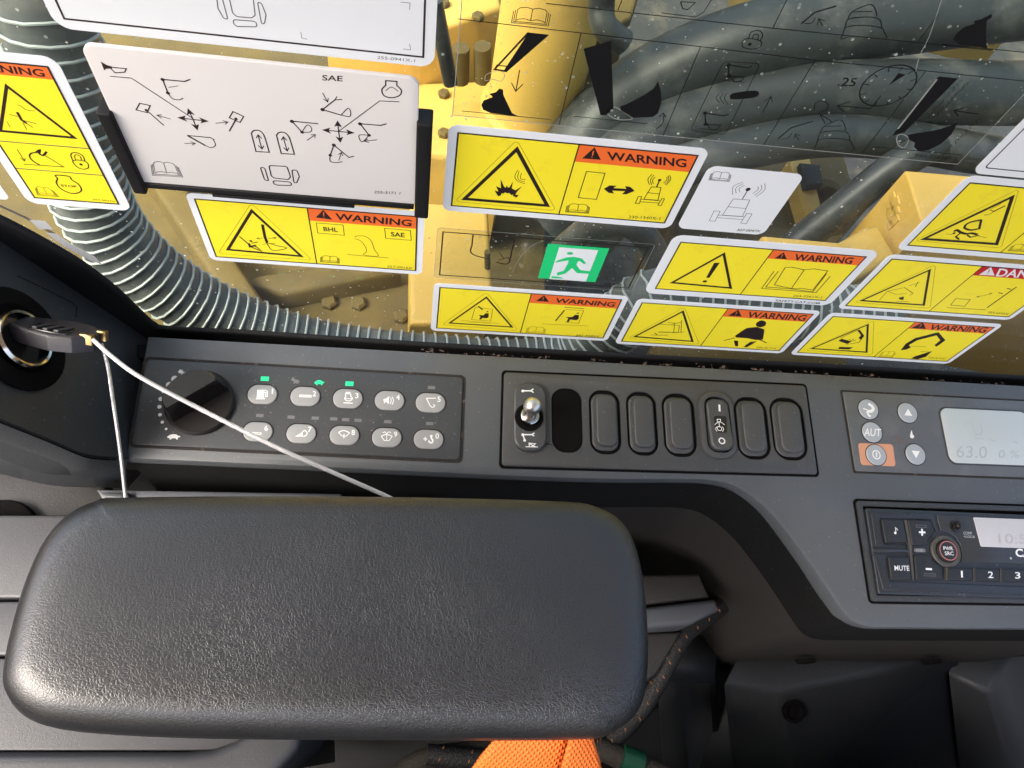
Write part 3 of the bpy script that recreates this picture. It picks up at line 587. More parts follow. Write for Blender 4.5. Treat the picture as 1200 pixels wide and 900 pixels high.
# blade
slab('blade', KF, box_pts(-0.012, -0.003, 0.002, 0.003), -0.001, 0.001, 'chrome', ky)
ferr = KF.w((Lk * 0.94, -0.005), 0.003)
ld = thing('lanyard_cable', 'pale braided steel cable running from the key to the armrest', 'cable', ferr)
def pt(p, z_): return HZ(z_).at(p)
fz = ferr.z
end = pt((462, 586), 0.030)
mains = [ferr, pt((135, 421), fz + 0.003), pt((168, 444), fz + 0.002), pt((240, 482), fz - 0.010), pt((330, 527), 0.055), pt((400, 558), 0.043), end, pt((480, 600), 0.02)]
mp = [Vector(q) for q in cr(mains, 10)]
tube('sleeve', mp, [0.00108] * len(mp), 'cable_sleeve', ld, seg=10)
# braided wrap on the strand
def braid(name, P, r0, turns, m, parent, phase=0.0):
    n = len(P); VF = []
    for s_ in range(3):
        pts = []; x = Vector((0, 0, 1)); Ltot = sum((P[i] - P[i - 1]).length for i in range(1, n)); acc = 0
        M = int(turns * 10)
        cum = [0]
        for i in range(1, n): cum.append(cum[-1] + (P[i] - P[i - 1]).length)
        j = 0
        for i in range(M + 1):
            s = cum[-1] * i / M
            while j < n - 2 and cum[j + 1] < s: j += 1
            t = (P[j + 1] - P[j]).normalized(); p = P[j].lerp(P[j + 1], (s - cum[j]) / max(1e-9, cum[j + 1] - cum[j]))
            x = (x - t * x.dot(t)).normalized(); y = t.cross(x); a = 2 * math.pi * (turns * i / M + s_ / 3) + phase
            pts.append(p + (x * math.cos(a) + y * math.sin(a)) * r0 * 0.55)
        VF.append(tube('', pts, r0 * 0.6, m, seg=5, VF=True))
    V, F = merge(VF); return build(name, V, F, m, parent, ang=60)
braid('strand', mp[len(mp) * 2 // 5:], 0.00108, 40, 'cable_sleeve', ld)
e2 = KF.w((Lk * 0.99, 0.001), -0.002)
P2 = [Vector(q) for q in cr([e2, pt((127, 432), e2.z - 0.012), pt((134, 480), 0.055), pt((141, 530), 0.03), pt((146, 575), 0.005), pt((149, 600), -0.01)], 10)]
tube('lower_core', P2, 0.0007, 'steel_cable', ld, seg=8); braid('lower_strand', P2, 0.00085, 64, 'steel_cable', ld)

# ------------------------------------------------------------------ armrest pad
def armrest():
    t = thing('armrest', 'black grained leather armrest pad in front of the console', 'armrest', (-0.02, -0.19, 0.03))
    fr = HZ(0.080)
    px = [(156, 585.5), (400, 584), (640, 589), (700, 597), (733, 622), (750, 672), (757, 740), (757, 795), (748, 833), (722, 857), (672, 867), (400, 867), (220, 865), (90, 858), (38, 846), (12, 818), (12, 780), (26, 720), (42, 672), (60, 636), (84, 608), (116, 591)]
    o = ccw([fr.uv(p) for p in cr(px, 5, True)])
    L = []
    prof = [(0.016, -0.030), (0.006, -0.028), (0.0015, -0.020), (0.0, -0.008), (0.0008, 0.004), (0.0030, 0.0120), (0.0062, 0.0168), (0.0100, 0.0193), (0.0145, 0.0203), (0.022, 0.0209), (0.032, 0.0213), (0.044, 0.0215)]
    # shrink towards the spine so that the crown stays soft
    cx = sum(p[0] for p in o) / len(o); xs = [p[0] for p in o]; ys = [p[1] for p in o]; cy = (min(ys) + max(ys)) / 2; hx = (max(xs) - min(xs)) / 2; hy = (max(ys) - min(ys)) / 2; cx = (min(xs) + max(xs)) / 2
    for d, h in prof:
        L.append([fr.w((cx + (p[0] - cx) * (hx - d) / hx, cy + (p[1] - cy) * (hy - d) / hy), h) for p in o])
    V, F = loft(L, True, True)
    build('pad', V, F, 'leather', t, ang=80)
    slab('base_plate', HZ(0.045), [(cx + (p[0] - cx) * 0.86, cy + (p[1] - cy) * 0.8) for p in o], -0.012, 0.005, 'plastic_dark', t, bev=0.002)
    slab('support_stem', HZ(-0.02), rnd(box_pts(-0.10, -0.22, -0.02, -0.16), 0.01), -0.06, 0.06, 'plastic_dark', t, bev=0.002)
armrest()

# ------------------------------------------------------------------ joystick pod under the armrest
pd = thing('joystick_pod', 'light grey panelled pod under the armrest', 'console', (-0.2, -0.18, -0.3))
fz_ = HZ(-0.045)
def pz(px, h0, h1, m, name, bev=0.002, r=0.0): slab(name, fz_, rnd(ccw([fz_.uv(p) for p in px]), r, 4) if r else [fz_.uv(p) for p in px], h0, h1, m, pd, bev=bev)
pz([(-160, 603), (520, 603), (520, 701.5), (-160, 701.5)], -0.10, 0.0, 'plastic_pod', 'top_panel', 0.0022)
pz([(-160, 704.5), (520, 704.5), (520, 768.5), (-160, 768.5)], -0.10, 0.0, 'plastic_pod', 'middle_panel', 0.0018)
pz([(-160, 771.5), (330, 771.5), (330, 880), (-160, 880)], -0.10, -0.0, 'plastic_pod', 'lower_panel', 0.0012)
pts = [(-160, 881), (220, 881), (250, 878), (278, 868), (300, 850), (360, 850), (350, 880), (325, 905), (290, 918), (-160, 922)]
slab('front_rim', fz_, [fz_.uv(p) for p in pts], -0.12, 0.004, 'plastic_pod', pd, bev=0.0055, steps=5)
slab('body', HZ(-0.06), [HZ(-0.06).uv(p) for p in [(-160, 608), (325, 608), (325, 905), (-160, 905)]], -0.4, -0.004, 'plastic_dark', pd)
rl = thing('seat_rail', 'grey ribbed rail in the shadow between armrest and console', 'rail', (0.12, -0.19, -0.25))
f2 = HZ(-0.13)
slab('upper_strip', f2, [f2.uv(p) for p in [(600, 676), (820, 672), (832, 700), (760, 709), (600, 716)]], -0.10, 0, 'plastic_skirt', rl, bev=0.003)
slab('lower_strip', f2, [f2.uv(p) for p in [(600, 719), (760, 712), (836, 703), (842, 716), (806, 734), (760, 737), (600, 738)]], -0.10, 0.004, 'plastic_rail', rl, bev=0.004)
slab('foot', HZ(-0.15), [HZ(-0.15).uv(p) for p in [(600, 744), (770, 741), (800, 740), (770, 790), (740, 815), (600, 830)]], -0.10, 0, 'plastic_skirt', rl, bev=0.003)

# dark trim behind the pod, left of the console
bk = thing('rear_trim', 'dark curved trim in the gap under the key pod', 'trim panel', (-0.25, -0.1, -0.2))
f3 = HZ(-0.075)
slab('shelf', f3, [f3.uv(p) for p in [(-160, 530), (20, 552), (80, 564), (125, 566), (125, 612), (-160, 615)]], -0.06, 0, 'plastic_skirt', bk, bev=0.004)
slab('arch', HZ(-0.068), [HZ(-0.068).uv(p) for p in cr([(-160, 596), (-60, 588), (0, 585), (18, 586), (30, 592), (40, 603)], 4) + [(20, 606), (-160, 606)]], -0.02, 0, 'gap_black', bk, bev=0.002)
slab('clip_strip', HZ(-0.04), [HZ(-0.04).uv(p) for p in [(112, 573), (400, 578), (400, 590), (120, 586)]], -0.03, 0, 'plastic_rail', bk, bev=0.002)
slab('clip', HZ(-0.036), [HZ(-0.036).uv(p) for p in [(118, 577), (150, 577), (152, 584), (122, 583)]], -0.01, 0, 'plastic_dark', bk, bev=0.001)

# ------------------------------------------------------------------ covers in the dark footwell
def facet(name, label, cat, P, faces, m='plastic_dark', thick=True):
    V = [HZ(z_).at((x_, y_)) for x_, y_, z_ in P]; n = len(V); c_ = Vector((0, 0, -0.04))
    o = build(name, V, faces, m, ang=20); md = o.modifiers.new('bevel', 'BEVEL'); md.width = 0.004; md.segments = 3; md.limit_method = 'ANGLE'; md.angle_limit = R(15)
    s_ = o.modifiers.new('thickness', 'SOLIDIFY'); s_.thickness = 0.004; s_.offset = -1; return props(o, label, cat, 'covers in the footwell')
facet('footwell_cover', 'dark grey moulded cover with a screw hole under the console ledge', 'cover',
      [(852, 802, -0.25), (912, 812, -0.25), (1010, 792, -0.25), (1120, 770, -0.25), (1120, 750, -0.25), (880, 750, -0.25), (866, 930, -0.36), (930, 930, -0.34), (1150, 930, -0.42), (640, 925, -0.50)],
      [(0, 1, 2, 3, 4, 5), (0, 6, 7, 1), (1, 7, 8, 3, 2), (0, 5, 9, 6)])
c = HZ(-0.262).at((929, 833)); o = lathe('screw_hole', c, (0.1, -0.3, 1), [(0.010, -0.002), (0.010, 0.003), (0.008, 0.0035), (0.006, 0.001), (0, 0.001)], 'gap_black', seg=16); o.parent = bpy.data.objects['footwell_cover']; o.matrix_parent_inverse = Matrix.Translation(-bpy.data.objects['footwell_cover'].location)
facet('footwell_cover', 'narrow dark cover beside the braided cable', 'cover',
      [(774, 802, -0.24), (790, 781, -0.24), (838, 789, -0.24), (842, 745, -0.24), (800, 745, -0.24), (782, 930, -0.36), (808, 930, -0.38), (846, 930, -0.45)],
      [(0, 2, 3, 4, 1), (0, 5, 6, 1), (1, 6, 7, 2)])
facet('footwell_cover', 'blue grey curved cover with a bright rounded ridge at the console end', 'cover',
      [(1112, 790, -0.26), (1160, 812, -0.25), (1180, 770, -0.25), (1320, 770, -0.25), (1128, 930, -0.40), (1196, 930, -0.33), (1330, 930, -0.33), (1120, 770, -0.26)],
      [(0, 1, 2, 7), (0, 4, 5, 1), (1, 5, 6, 3, 2)], m='plastic_rail')

# ------------------------------------------------------------------ cables and strap below the armrest
lm = thing('braided_loom', 'black braided cable loom with orange tracer threads beside the armrest', 'cable', HZ(-0.2).at((780, 790)))
lp = [(850, 706, -0.17), (828, 722, -0.165), (803, 742, -0.16), (786, 770, -0.16), (770, 800, -0.165), (750, 832, -0.17), (722, 862, -0.175), (690, 882, -0.18), (640, 892, -0.19), (560, 890, -0.19), (500, 884, -0.19)]
LP = [Vector(q) for q in cr([HZ(z_).at((x_, y_)) for x_, y_, z_ in lp], 10)]
LR = 0.0075
tube('sleeve', LP, LR, 'loom', lm, seg=16)
VF = []; rr = random.Random(5)
for i in range(6, len(LP) - 3, 5):
    t = (LP[i + 1] - LP[i]).normalized(); x = t.cross(Vector((0, 0, 1))).normalized(); y = x.cross(t)
    for k_ in range(2):
        a = R(40 + 50 * k_ + rr.uniform(-12, 12)); p = LP[i] + t * 0.002 * k_
        q0 = p + (x * math.cos(a) + y * math.sin(a)) * (LR + 0.0003); a2 = a + R(16); q1 = p + t * 0.0008 + (x * math.cos(a2) + y * math.sin(a2)) * (LR + 0.0003)
        VF.append(tube('', [q0, q1], 0.00045, 'thread', seg=5, VF=True))
V, F = merge(VF); o = build('tracer_threads', V, F, 'thread', lm); o['kind'] = 'stuff'
l2 = thing('braided_cable', 'dusty brown braided cable behind the orange strap', 'cable', HZ(-0.2).at((530, 890)))
P3 = [Vector(q) for q in cr([HZ(-0.2).at(p) for p in [(440, 930), (490, 893), (530, 884), (575, 880), (640, 878)]], 8)]
tube('sleeve', P3, 0.008, 'loom_brown', l2, seg=14)
tp = thing('green_tape', 'green tape wrapped round the cable below the armrest', 'tape', HZ(-0.17).at((738, 892)))
tube('wrap', [HZ(-0.17).at(p) for p in [(728, 888), (752, 897)]], 0.0095, 'tape_green', tp, seg=16)
tube('cable', [HZ(-0.172).at(p) for p in [(700, 876), (728, 888), (752, 897), (790, 915)]], 0.0080, 'loom_brown', tp, seg=14)
st = thing('webbing_strap', 'bright orange woven webbing strap hanging below the armrest', 'strap', HZ(0.0).at((630, 890)))
def ribbon(name, a, b, h0, h1, m):
    # a, b: the two long edges as pixel+height lists
    A_ = [HZ(z_).at((x_, y_)) for x_, y_, z_ in a]; B_ = [HZ(z_).at((x_, y_)) for x_, y_, z_ in b]; V = []; F = []; nx = 8
    for p, q in zip(A_, B_):
        for i in range(nx + 1): V.append(p.lerp(q, i / nx) + Vector((0, 0, 0.0012 * math.sin(math.pi * i / nx))))
    for j in range(len(a) - 1):
        for i in range(nx): o_ = j * (nx + 1) + i; F.append((o_, o_ + 1, o_ + nx + 2, o_ + nx + 1))
    ob = build(name, V, F, m, st, ang=60); s_ = ob.modifiers.new('thickness', 'SOLIDIFY'); s_.thickness = 0.0016; s_.offset = 0
ribbon('front_fold', [(600, 850, 0.035), (578, 868, 0.03), (560, 890, 0.02), (538, 925, 0.0)], [(668, 850, 0.035), (666, 868, 0.032), (661, 890, 0.022), (655, 925, 0.0)], 0, 0, 'web_orange')
ribbon('back_fold', [(668, 850, 0.045), (667, 868, 0.042), (660, 892, 0.034), (650, 925, 0.02)], [(692, 850, 0.040), (695, 868, 0.034), (702, 890, 0.024), (710, 925, 0.01)], 0, 0, 'web_orange')

# ================================================================== SOFT SWITCH PANEL (left)
X = rect_uv(TP, [(170, 419), (545, 441), (541, 542), (151.7, 523)])
kpn = thing('keypad_panel', 'grey keypad panel with ten oval buttons and a black speed dial', 'control panel', TP.w(((X[0] + X[2]) / 2, (X[1] + X[3]) / 2)))
PQ = ccw([TP.uv(p) for p in [(170, 419), (545, 441), (541, 542), (151.7, 523)]])
slab('joint_gap', TP, rnd(inset(PQ, -0.0006), 0.0035, 5), -0.002, 0.00025, 'gap_dirt', kpn)
slab('faceplate', TP, rnd(inset(PQ, 0.0012), 0.003, 5), -0.002, 0.0011, 'membrane', kpn, bev=0.0006)
Z5 = Q(280, 420, 4.2857); Z4 = Q(150, 400, 6)
H = 0.00125
def capsule_px(c, wpx, hpx, h):
    u = TP.uv(c, h); a = TP.uv((c[0] - wpx / 2, c[1]), h); b_ = TP.uv((c[0] + wpx / 2, c[1]), h); t_ = TP.uv((c[0], c[1] - hpx / 2), h); d_ = TP.uv((c[0], c[1] + hpx / 2), h)
    w_, h_ = b_[0] - a[0], t_[1] - d_[1]; return rnd(box_pts(u[0] - w_ / 2, u[1] - h_ / 2, u[0] + w_ / 2, u[1] + h_ / 2), h_ * 0.5, 10)
HB = 0.0022
ctr = Z5((118, 180), (333, 190), (547, 201), (757, 211), (963, 222), (95, 367), (313, 377), (530, 386), (743, 397), (953, 406))
names = ['fuel pump symbol and 1', 'bar symbol and 2', 'engine symbol and 3', 'horn symbol and 4', 'boom symbol and 5', 'symbol and 6', 'work lamp symbol and 7', 'wiper symbol and 8', 'washer symbol and 9', 'hook symbol and 0']
icons = [
    lambda k: (k.fill(Z5((92, 158), (128, 158), (126, 196), (90, 196))), k.fill(Z5((86, 198), (130, 198), (130, 205), (86, 205))), k.line(Z5((128, 170), (136, 170), (134, 192), (142, 192), (143, 165), (130, 158)), 0.45)),
    lambda k: (k.line(Z5((306, 184), (362, 186), (362, 194), (306, 192)), 0.55, True),),
    lambda k: (k.curve(Z5((536, 178), (560, 179), (562, 190), (570, 200), (560, 212), (544, 213), (531, 202), (537, 190)), 0.5, True), k.line(Z5((528, 201), (572, 203)), 0.4), k.line(Z5((524, 223), (572, 225)), 0.6), k.line(Z5((536, 171), (560, 172)), 0.7)),
    lambda k: (k.fill(Z5((726, 204), (736, 203), (752, 192), (754, 230), (738, 218), (727, 217))), k.curve(Z5((760, 196), (765, 211), (760, 228)), 0.45), k.curve(Z5((769, 192), (776, 211), (769, 232)), 0.45), k.line(Z5((728, 226), (756, 190)), 0.4)),
    lambda k: (k.line(Z5((990, 200), (942, 200), (960, 238)), 0.55), k.curve(Z5((960, 238), (972, 246), (984, 238), (975, 232)), 0.5)),
    lambda k: (k.line(Z5((68, 372), (112, 374), (110, 382), (70, 378)), 0.4, True),),
    lambda k: (k.fill(Z5((282, 392), (318, 372), (322, 392))), k.curve(Z5((316, 372), (330, 362), (342, 372), (338, 386), (324, 392)), 0.5)),
    lambda k: (k.curve(Z5((500, 372), (526, 362), (556, 374)), 0.6), k.line(Z5((500, 372), (518, 390), (538, 391), (556, 374)), 0.45), k.line(Z5((527, 402), (528, 378)), 0.5)),
    lambda k: (k.curve(Z5((714, 390), (742, 382), (770, 391)), 0.55), k.line(Z5((714, 390), (730, 412), (754, 413), (770, 391)), 0.45), k.curve(Z5((722, 374), (734, 369), (742, 378), (752, 369), (764, 375)), 0.45), k.line(Z5((742, 380), (742, 412)), 0.4)),
    lambda k: (k.line(Z5((926, 404), (946, 405)), 0.7), k.line(Z5((936, 394), (936, 415)), 0.7), k.curve(Z5((966, 388), (967, 402), (974, 412), (968, 424), (956, 420), (954, 412)), 1.0), k.dot(Z5((966, 390))[0], 0.8)),
]
dig = '1234567890'
dpos = [(165, 178), (370, 190), (583, 200), (790, 208), (996, 218), (128, 363), (347, 370), (565, 385), (778, 394), (987, 403)]
for i, c in enumerate(ctr):
    bt = slab('oval_button', TP, capsule_px(c, 35, 22.5, HB), 0.0008, HB, 'key_grey', kpn, bev=0.0007); bt['label'] = 'grey oval button with ' + names[i]
    ri = slab('button_rim', TP, inset(ccw(capsule_px(c, 35, 22.5, 0.001)), -0.0005), 0.0008, 0.00118, 'gap_dirt', bt)
    k = Ink(TP, HB + 0.00004); icons[i](k); k.done('symbol', 'print_white', bt)
    (x_, y_) = dpos[i]; q = Z5((x_, y_), (x_ + (6 if dig[i] == '1' else 17), y_ + 1), (x_ + 1, y_ - 27)); text('numeral', TP, dig[i], *q, HB + 0.00004, 'print_white', bt, 0.01)
def chip(c, m, w=9.5, hh=5.6, name='indicator_light'):
    x_, y_ = c; k = Ink(TP, H); k.fill([(x_ - w / 2 + .3, y_ - hh / 2), (x_ + w / 2 + .3, y_ - hh / 2 + .4), (x_ + w / 2 - .3, y_ + hh / 2), (x_ - w / 2 - .3, y_ + hh / 2 - .4)]); k.done(name, m, kpn)
for c in Z5((130, 102), (555, 127)): chip(c, 'led_green')
for c in Z5((967, 147), (105, 287), (262, 295), (383, 300), (476, 304), (536, 308), (598, 311), (748, 318), (958, 327)): chip(c, 'print_grey', 8.5, 4)
TURT = [(0, .62), (.08, .45), (.22, .28), (.45, .15), (.68, .22), (.80, .42), (.95, .45), (1, .6), (.85, .70), (.78, .78), (.80, 1), (.68, 1), (.64, .82), (.34, .82), (.32, 1), (.18, 1), (.18, .80), (.06, .78)]
HARE = [(0, .35), (.12, .18), (.22, 0), (.30, .20), (.42, .10), (.40, .32), (.55, .42), (.78, .40), (1, .60), (.97, .80), (.80, .86), (.86, 1), (.62, .95), (.50, .85), (.38, 1), (.22, .98), (.34, .78), (.26, .60), (.06, .55)]
def sym(sh, x0, y0, x1, y1, m, sl=0.0, name='symbol'):
    k = Ink(TP, H); k.fill([(x0 + (x1 - x0) * a, y0 + (y1 - y0) * b_ + sl * (a)) for a, b_ in sh]); return k.done(name, m, kpn)
q = Z5((378, 104), (430, 134), (262, 92), (304, 128)); sym(TURT, *q[0], *q[1], 'led_green', name='indicator_light'); sym(HARE, *q[2], *q[3], 'print_grey', name='indicator_light')
q = Z4((275, 645), (370, 690), (352, 195), (432, 245)); sym(TURT, *q[0], *q[1], 'print_white'); sym(HARE, *q[2], *q[3], 'print_white')
for x_, y_, r_ in ((328, 264, 22), (288, 305, 19), (256, 352, 17), (231, 405, 15), (221, 460, 13), (225, 516, 11.5), (241, 568, 10), (268, 616, 8)):
    k = Ink(TP, H); k.dot(Z4((x_, y_))[0], r_ / 6 * 0.56); k.done('scale_dot', 'print_white', kpn)
# speed dial
dl = thing('speed_dial', 'black round speed dial knob with turtle and hare scale', 'dial', TP.at((235, 473)))
dc = TP.uv((235, 473)); n_ = TP.n
lathe('skirt', TP.w(dc), n_, [(0.0202, 0.0005), (0.0202, 0.0032), (0.0190, 0.0044), (0, 0.0044)], 'knob_skirt', dl, seg=48)
def knob():
    e = Vector((math.cos(R(37)), math.sin(R(37)))); f_ = Vector((e.y, -e.x)); r0 = 0.0182; cut_ = 0.0035; N = 40; a0 = math.asin(cut_ / r0); ang = [math.pi - a0 * -1 - 0, 0]
    base_ = []; mid_ = []; top_ = []
    for i in range(N + 1):
        th = -a0 + (math.pi + 2 * a0) * i / N          # sweep the arc on the upper left of the chord
        p = e * math.cos(th) - f_ * math.sin(th)
        base_.append((p * r0)); q_ = p * r0 * 0.97
        d_ = -q_.dot(f_)                               # distance behind the chord side
        mid_.append(e * q_.dot(e) * 0.98 - f_ * (d_ * 0.95 - 0.0002))
        top_.append(e * q_.dot(e) * 0.90 - f_ * (-0.0022 + (d_ + 0.0022) * 0.66))
    def W_(L_, h): return [TP.w((dc[0] + p.x, dc[1] + p.y), h) for p in L_]
    top2 = [p * 0.95 + f_ * -0.0001 for p in top_]
    loops = [W_(base_, 0.0044), W_(mid_, 0.0135), W_(top_, 0.0245), W_(top2, 0.0255)]
    loops = [list(reversed(L_)) for L_ in loops] if area2([(p.x, p.y) for p in base_]) < 0 else loops
    V, F = loft(loops); build('grip', V, F, 'knob', dl, ang=38)
    idx = range(29, 35); A_ = [W_(base_, 0.0044)[i].lerp(W_(mid_, 0.0135)[i], 0.25) for i in idx]; B_ = [W_(base_, 0.0044)[i].lerp(W_(mid_, 0.0135)[i], 0.95) for i in idx]
    cc = TP.w(dc, 0.008); o_ = [(v - cc).normalized() * 0.0003 for v in A_]; A_ = [v + q_ for v, q_ in zip(A_, o_)]; B_ = [v + q_ for v, q_ in zip(B_, o_)]
    n2 = len(A_); V = A_ + B_; build('index_mark', V, [(i, i + 1, n2 + i + 1, n2 + i) for i in range(n2 - 1)], 'print_light', dl)
knob()

# ================================================================== ROCKER SWITCH PANEL (middle)
SQ = ccw([TP.uv(p) for p in [(589, 435), (944, 451), (959, 558), (586, 548)]])
sp = thing('switch_panel', 'grey plate of rocker switch positions with one empty black slot', 'control panel', TP.w(((SW[0] + SW[2]) / 2, (SW[1] + SW[3]) / 2)))
slab('joint_gap', TP, rnd(inset(SQ, -0.0007), 0.003, 5), 0.0, 0.00022, 'gap_black', sp)
ops = [opening(646, 681.7, 456, 531), opening(690, 726.7, 458, 533), opening(734, 769.5, 460, 534.5), opening(776, 814.5, 462, 536), opening(861, 900, 466, 539), opening(903, 943, 467, 540)]
tg = opening(600.5, 639, 451, 530.5); rk = opening(818, 859, 461, 538.5)
hl = [capsule(*o_, seg=8) for o_ in ops]; rk_hole = capsule(rk[0], rk[1] * 0.8, rk[2] * 0.88); hl.append(rk_hole)
plate_with_holes('faceplate', TP, rnd(inset(SQ, 0.0009), 0.0025, 5), hl, 0.0013, 0.045, 'plastic_plate', sp, bev=0.0007)
q_ = ccw(capsule(*ops[0], off=-0.0003)); V, F = loft([[TP.w(p, -0.043) for p in q_], [TP.w(p, 0.0009) for p in q_]], False, False); build('slot_shade_liner', V, [tuple(reversed(f)) for f in F], 'shade_black', sp)  # black lining added so the empty slot looks deep in shade
slab('well_floor', TP, inset(SQ, 0.0035), -0.0480, -0.0440, 'shade_black', sp)
lb = ['first blank plug right of the empty slot', 'second blank plug right of the empty slot', 'blank plug left of the lit rocker', 'blank plug right of the rocker', 'last blank plug at the panel end']
for i, (c, w_, h_) in enumerate(ops[1:]):
    pg = slab('blank_plug', TP, capsule(c, w_ * 0.84, h_ * 0.885, w_ * 0.30), -0.012, 0.0012, 'plastic_plate', sp, bev=0.0012)
    slab('raised_face', TP, capsule((c[0] + 0.0006, c[1] + 0.0006), w_ * 0.68, h_ * 0.80, w_ * 0.24), 0.0, 0.0038, 'plastic_plate', pg, bev=0.0012, top_inset=0.0003)
    for s_ in (-1, 1): slab('clip_tab', TP, box_pts(c[0] - 0.0004, c[1] + s_ * h_ * 0.47 - 0.0006, c[0] + 0.0004, c[1] + s_ * h_ * 0.47 + 0.0006), -0.006, -0.0005, 'print_grey', pg)
# toggle switch
c, w_, h_ = tg
ts = thing('toggle_switch', 'chrome ball ended toggle switch on its raised oval plate', 'switch', TP.w(c))
slab('plate', TP, capsule(c, w_, h_, w_ * 0.42, 10), 0.0008, 0.0052, 'plastic_plate', ts, bev=0.0018)
ctg = TP.uv((620, 489), 0.005)
lathe('socket', TP.w(ctg), n_, [(0.0092, 0.0048), (0.0092, 0.0056), (0.0078, 0.0058), (0.0072, 0.0054), (0, 0.0054)], 'gap_black', ts, seg=32)
lathe('collar', TP.w(ctg), n_, [(0.0058, 0.0054), (0.0058, 0.0095), (0.0052, 0.0100), (0.0038, 0.0100), (0.0030, 0.0085), (0, 0.0085)], 'chrome', ts, seg=28)
a = TP.w(ctg, 0.008); tip = TP.at((624.5, 474), 0.027); d = (tip - a).normalized(); Lt = (tip - a).length
prof = [(0.0022, 0), (0.0024, Lt * 0.35), (0.0030, Lt * 0.55), (0.0044, Lt * 0.70)] + [(0.0056 * math.sin(R(t_)), Lt * 0.86 - 0.0056 * math.cos(R(t_))) for t_ in (60, 80, 100, 120, 140, 160, 180)]
lathe('lever', a, d, prof, 'satin_metal', ts, seg=28, ang=60)
k = Ink(TP, 0.0053)
k.line(Z6((252, 288), (312, 288)), 0.8); k.line(Z6((312, 288), (330, 274)), 0.7); k.line(Z6((312, 288), (332, 300)), 0.7); k.dot(Z6((256, 289))[0], 0.9); k.done('symbol', 'print_white', ts)
k = Ink(TP, 0.0053); k.line(Z6((336, 605), (318, 596), (256, 596), (270, 636)), 0.8); k.line(Z6((318, 596), (338, 584)), 0.7); k.dot(Z6((256, 597))[0], 0.9); k.dot(Z6((269, 636))[0], 0.9); k.done('symbol', 'print_white', ts)
k = Ink(TP, 0.0053); k.line(Z6((276, 681), (362, 683)), 0.5); k.line(Z6((302, 681), (300, 656), (345, 660), (318, 680)), 0.6); k.line(Z6((300, 658), (345, 682)), 0.6); k.done('symbol', 'print_white', ts)
k = Ink(TP, 0.0016); k.line(Z6((415, 662), (440, 662), (465, 672)), 0.5); k.done('scratch', 'gap_black', sp)
# rocker switch
c, w_, h_ = rk
rs = thing('rocker_switch', 'grey rocker switch with white beacon symbol between two blank plugs', 'switch', TP.w(c))
plate_with_holes('bezel', TP, capsule(c, w_, h_, w_ * 0.42, 10), [capsule((c[0] + 0.0003, c[1]), w_ * 0.72, h_ * 0.84, w_ * 0.28, 8)], 0.0042, 0.0036, 'plastic_plate', rs, bev=0.0016)
uvp = ccw(capsule((c[0] + 0.0008, c[1]), w_ * 0.62, h_ * 0.78, w_ * 0.22, 8)); cl = [(p[1] - c[1]) / h_ for p in uvp]
L1 = [TP.w(p, -0.004) for p in ccw(capsule((c[0] + 0.0003, c[1]), w_ * 0.66, h_ * 0.80, w_ * 0.24, 8))]
hh = [0.0058 - 0.0045 * t_ for t_ in cl]
L2 = [TP.w(p, h__ - 0.001) for p, h__ in zip(uvp, hh)]; L3 = [TP.w(p, h__) for p, h__ in zip(inset(uvp, 0.001), hh)]
V, F = loft([L1, L2, L3]); pdl = build('paddle', V, F, 'plastic_plate', rs, tri=True)
RF = Frame(TP.w(c, 0.0058), TP.u, (TP.n + TP.v * (0.0045 / h_)))
k = Ink(RF, 0.0002); k.line(Z7((438, 385), (440, 432)), 1.3); k.done('on_mark', 'print_white', pdl)
k = Ink(RF, 0.0002); k.ring(Z7((456, 640))[0], 1.9, 0.8); k.done('off_mark', 'print_white', pdl)
slab('lens', RF, rnd(ccw([RF.uv(p, 0.0002) for p in Z7((400, 465), (488, 468), (492, 582), (412, 578))]), 0.001, 3), -0.001, 0.00025, 'knob', pdl)
k = Ink(RF, 0.0003)
k.line(Z7((422, 488), (446, 488), (447, 506), (424, 506)), 0.4, True); k.line(Z7((436, 506), (438, 545)), 0.4); k.ring(Z7((439, 553))[0], 1.5, 0.4); k.curve(Z7((420, 540), (412, 556), (422, 574)), 0.4); k.curve(Z7((458, 540), (468, 556), (460, 574)), 0.4)
k.line(Z7((406, 528), (418, 514), (430, 512)), 0.4); k.line(Z7((474, 528), (460, 514), (446, 510)), 0.4)
k.done('beacon_symbol', 'print_white', pdl)
for q_ in Z7((398, 440), (420, 445), (470, 440), (490, 450), (400, 610), (430, 612), (480, 612), (500, 620), (410, 400), (480, 410)):
    u = RF.uv(q_); 
# ================================================================== CLIMATE PANEL (right)
Z8 = Q(940, 430, 4.615)
CQ = [TP.uv(p) for p in [(985.5, 458), (1000.7, 553.5)]]; cx0 = CQ[0]; cx1 = CQ[1]
CQ = ccw([cx0, cx1, (cx1[0] + 0.20, cx1[1]), (cx0[0] + 0.205, cx0[1])])
cl_ = thing('climate_panel', 'grey air conditioning panel with round buttons and pale display', 'control panel', TP.w(((CQ[0][0] + CQ[2][0]) / 2, (CQ[0][1] + CQ[2][1]) / 2)))
slab('joint_gap', TP, rnd(inset(CQ, -0.0006), 0.0012, 3), -0.002, 0.00025, 'gap_dirt', cl_)
slab('faceplate', TP, rnd(inset(CQ, 0.0008), 0.001, 3), -0.002, 0.0012, 'membrane_pale', cl_, bev=0.0005)
q = Z8((302, 412), (490, 418), (506, 538), (318, 530)); slab('orange_patch', TP, rnd(ccw([TP.uv(p, 0.0013) for p in q]), 0.002, 4), 0.001, 0.00135, 'orange_button', cl_)
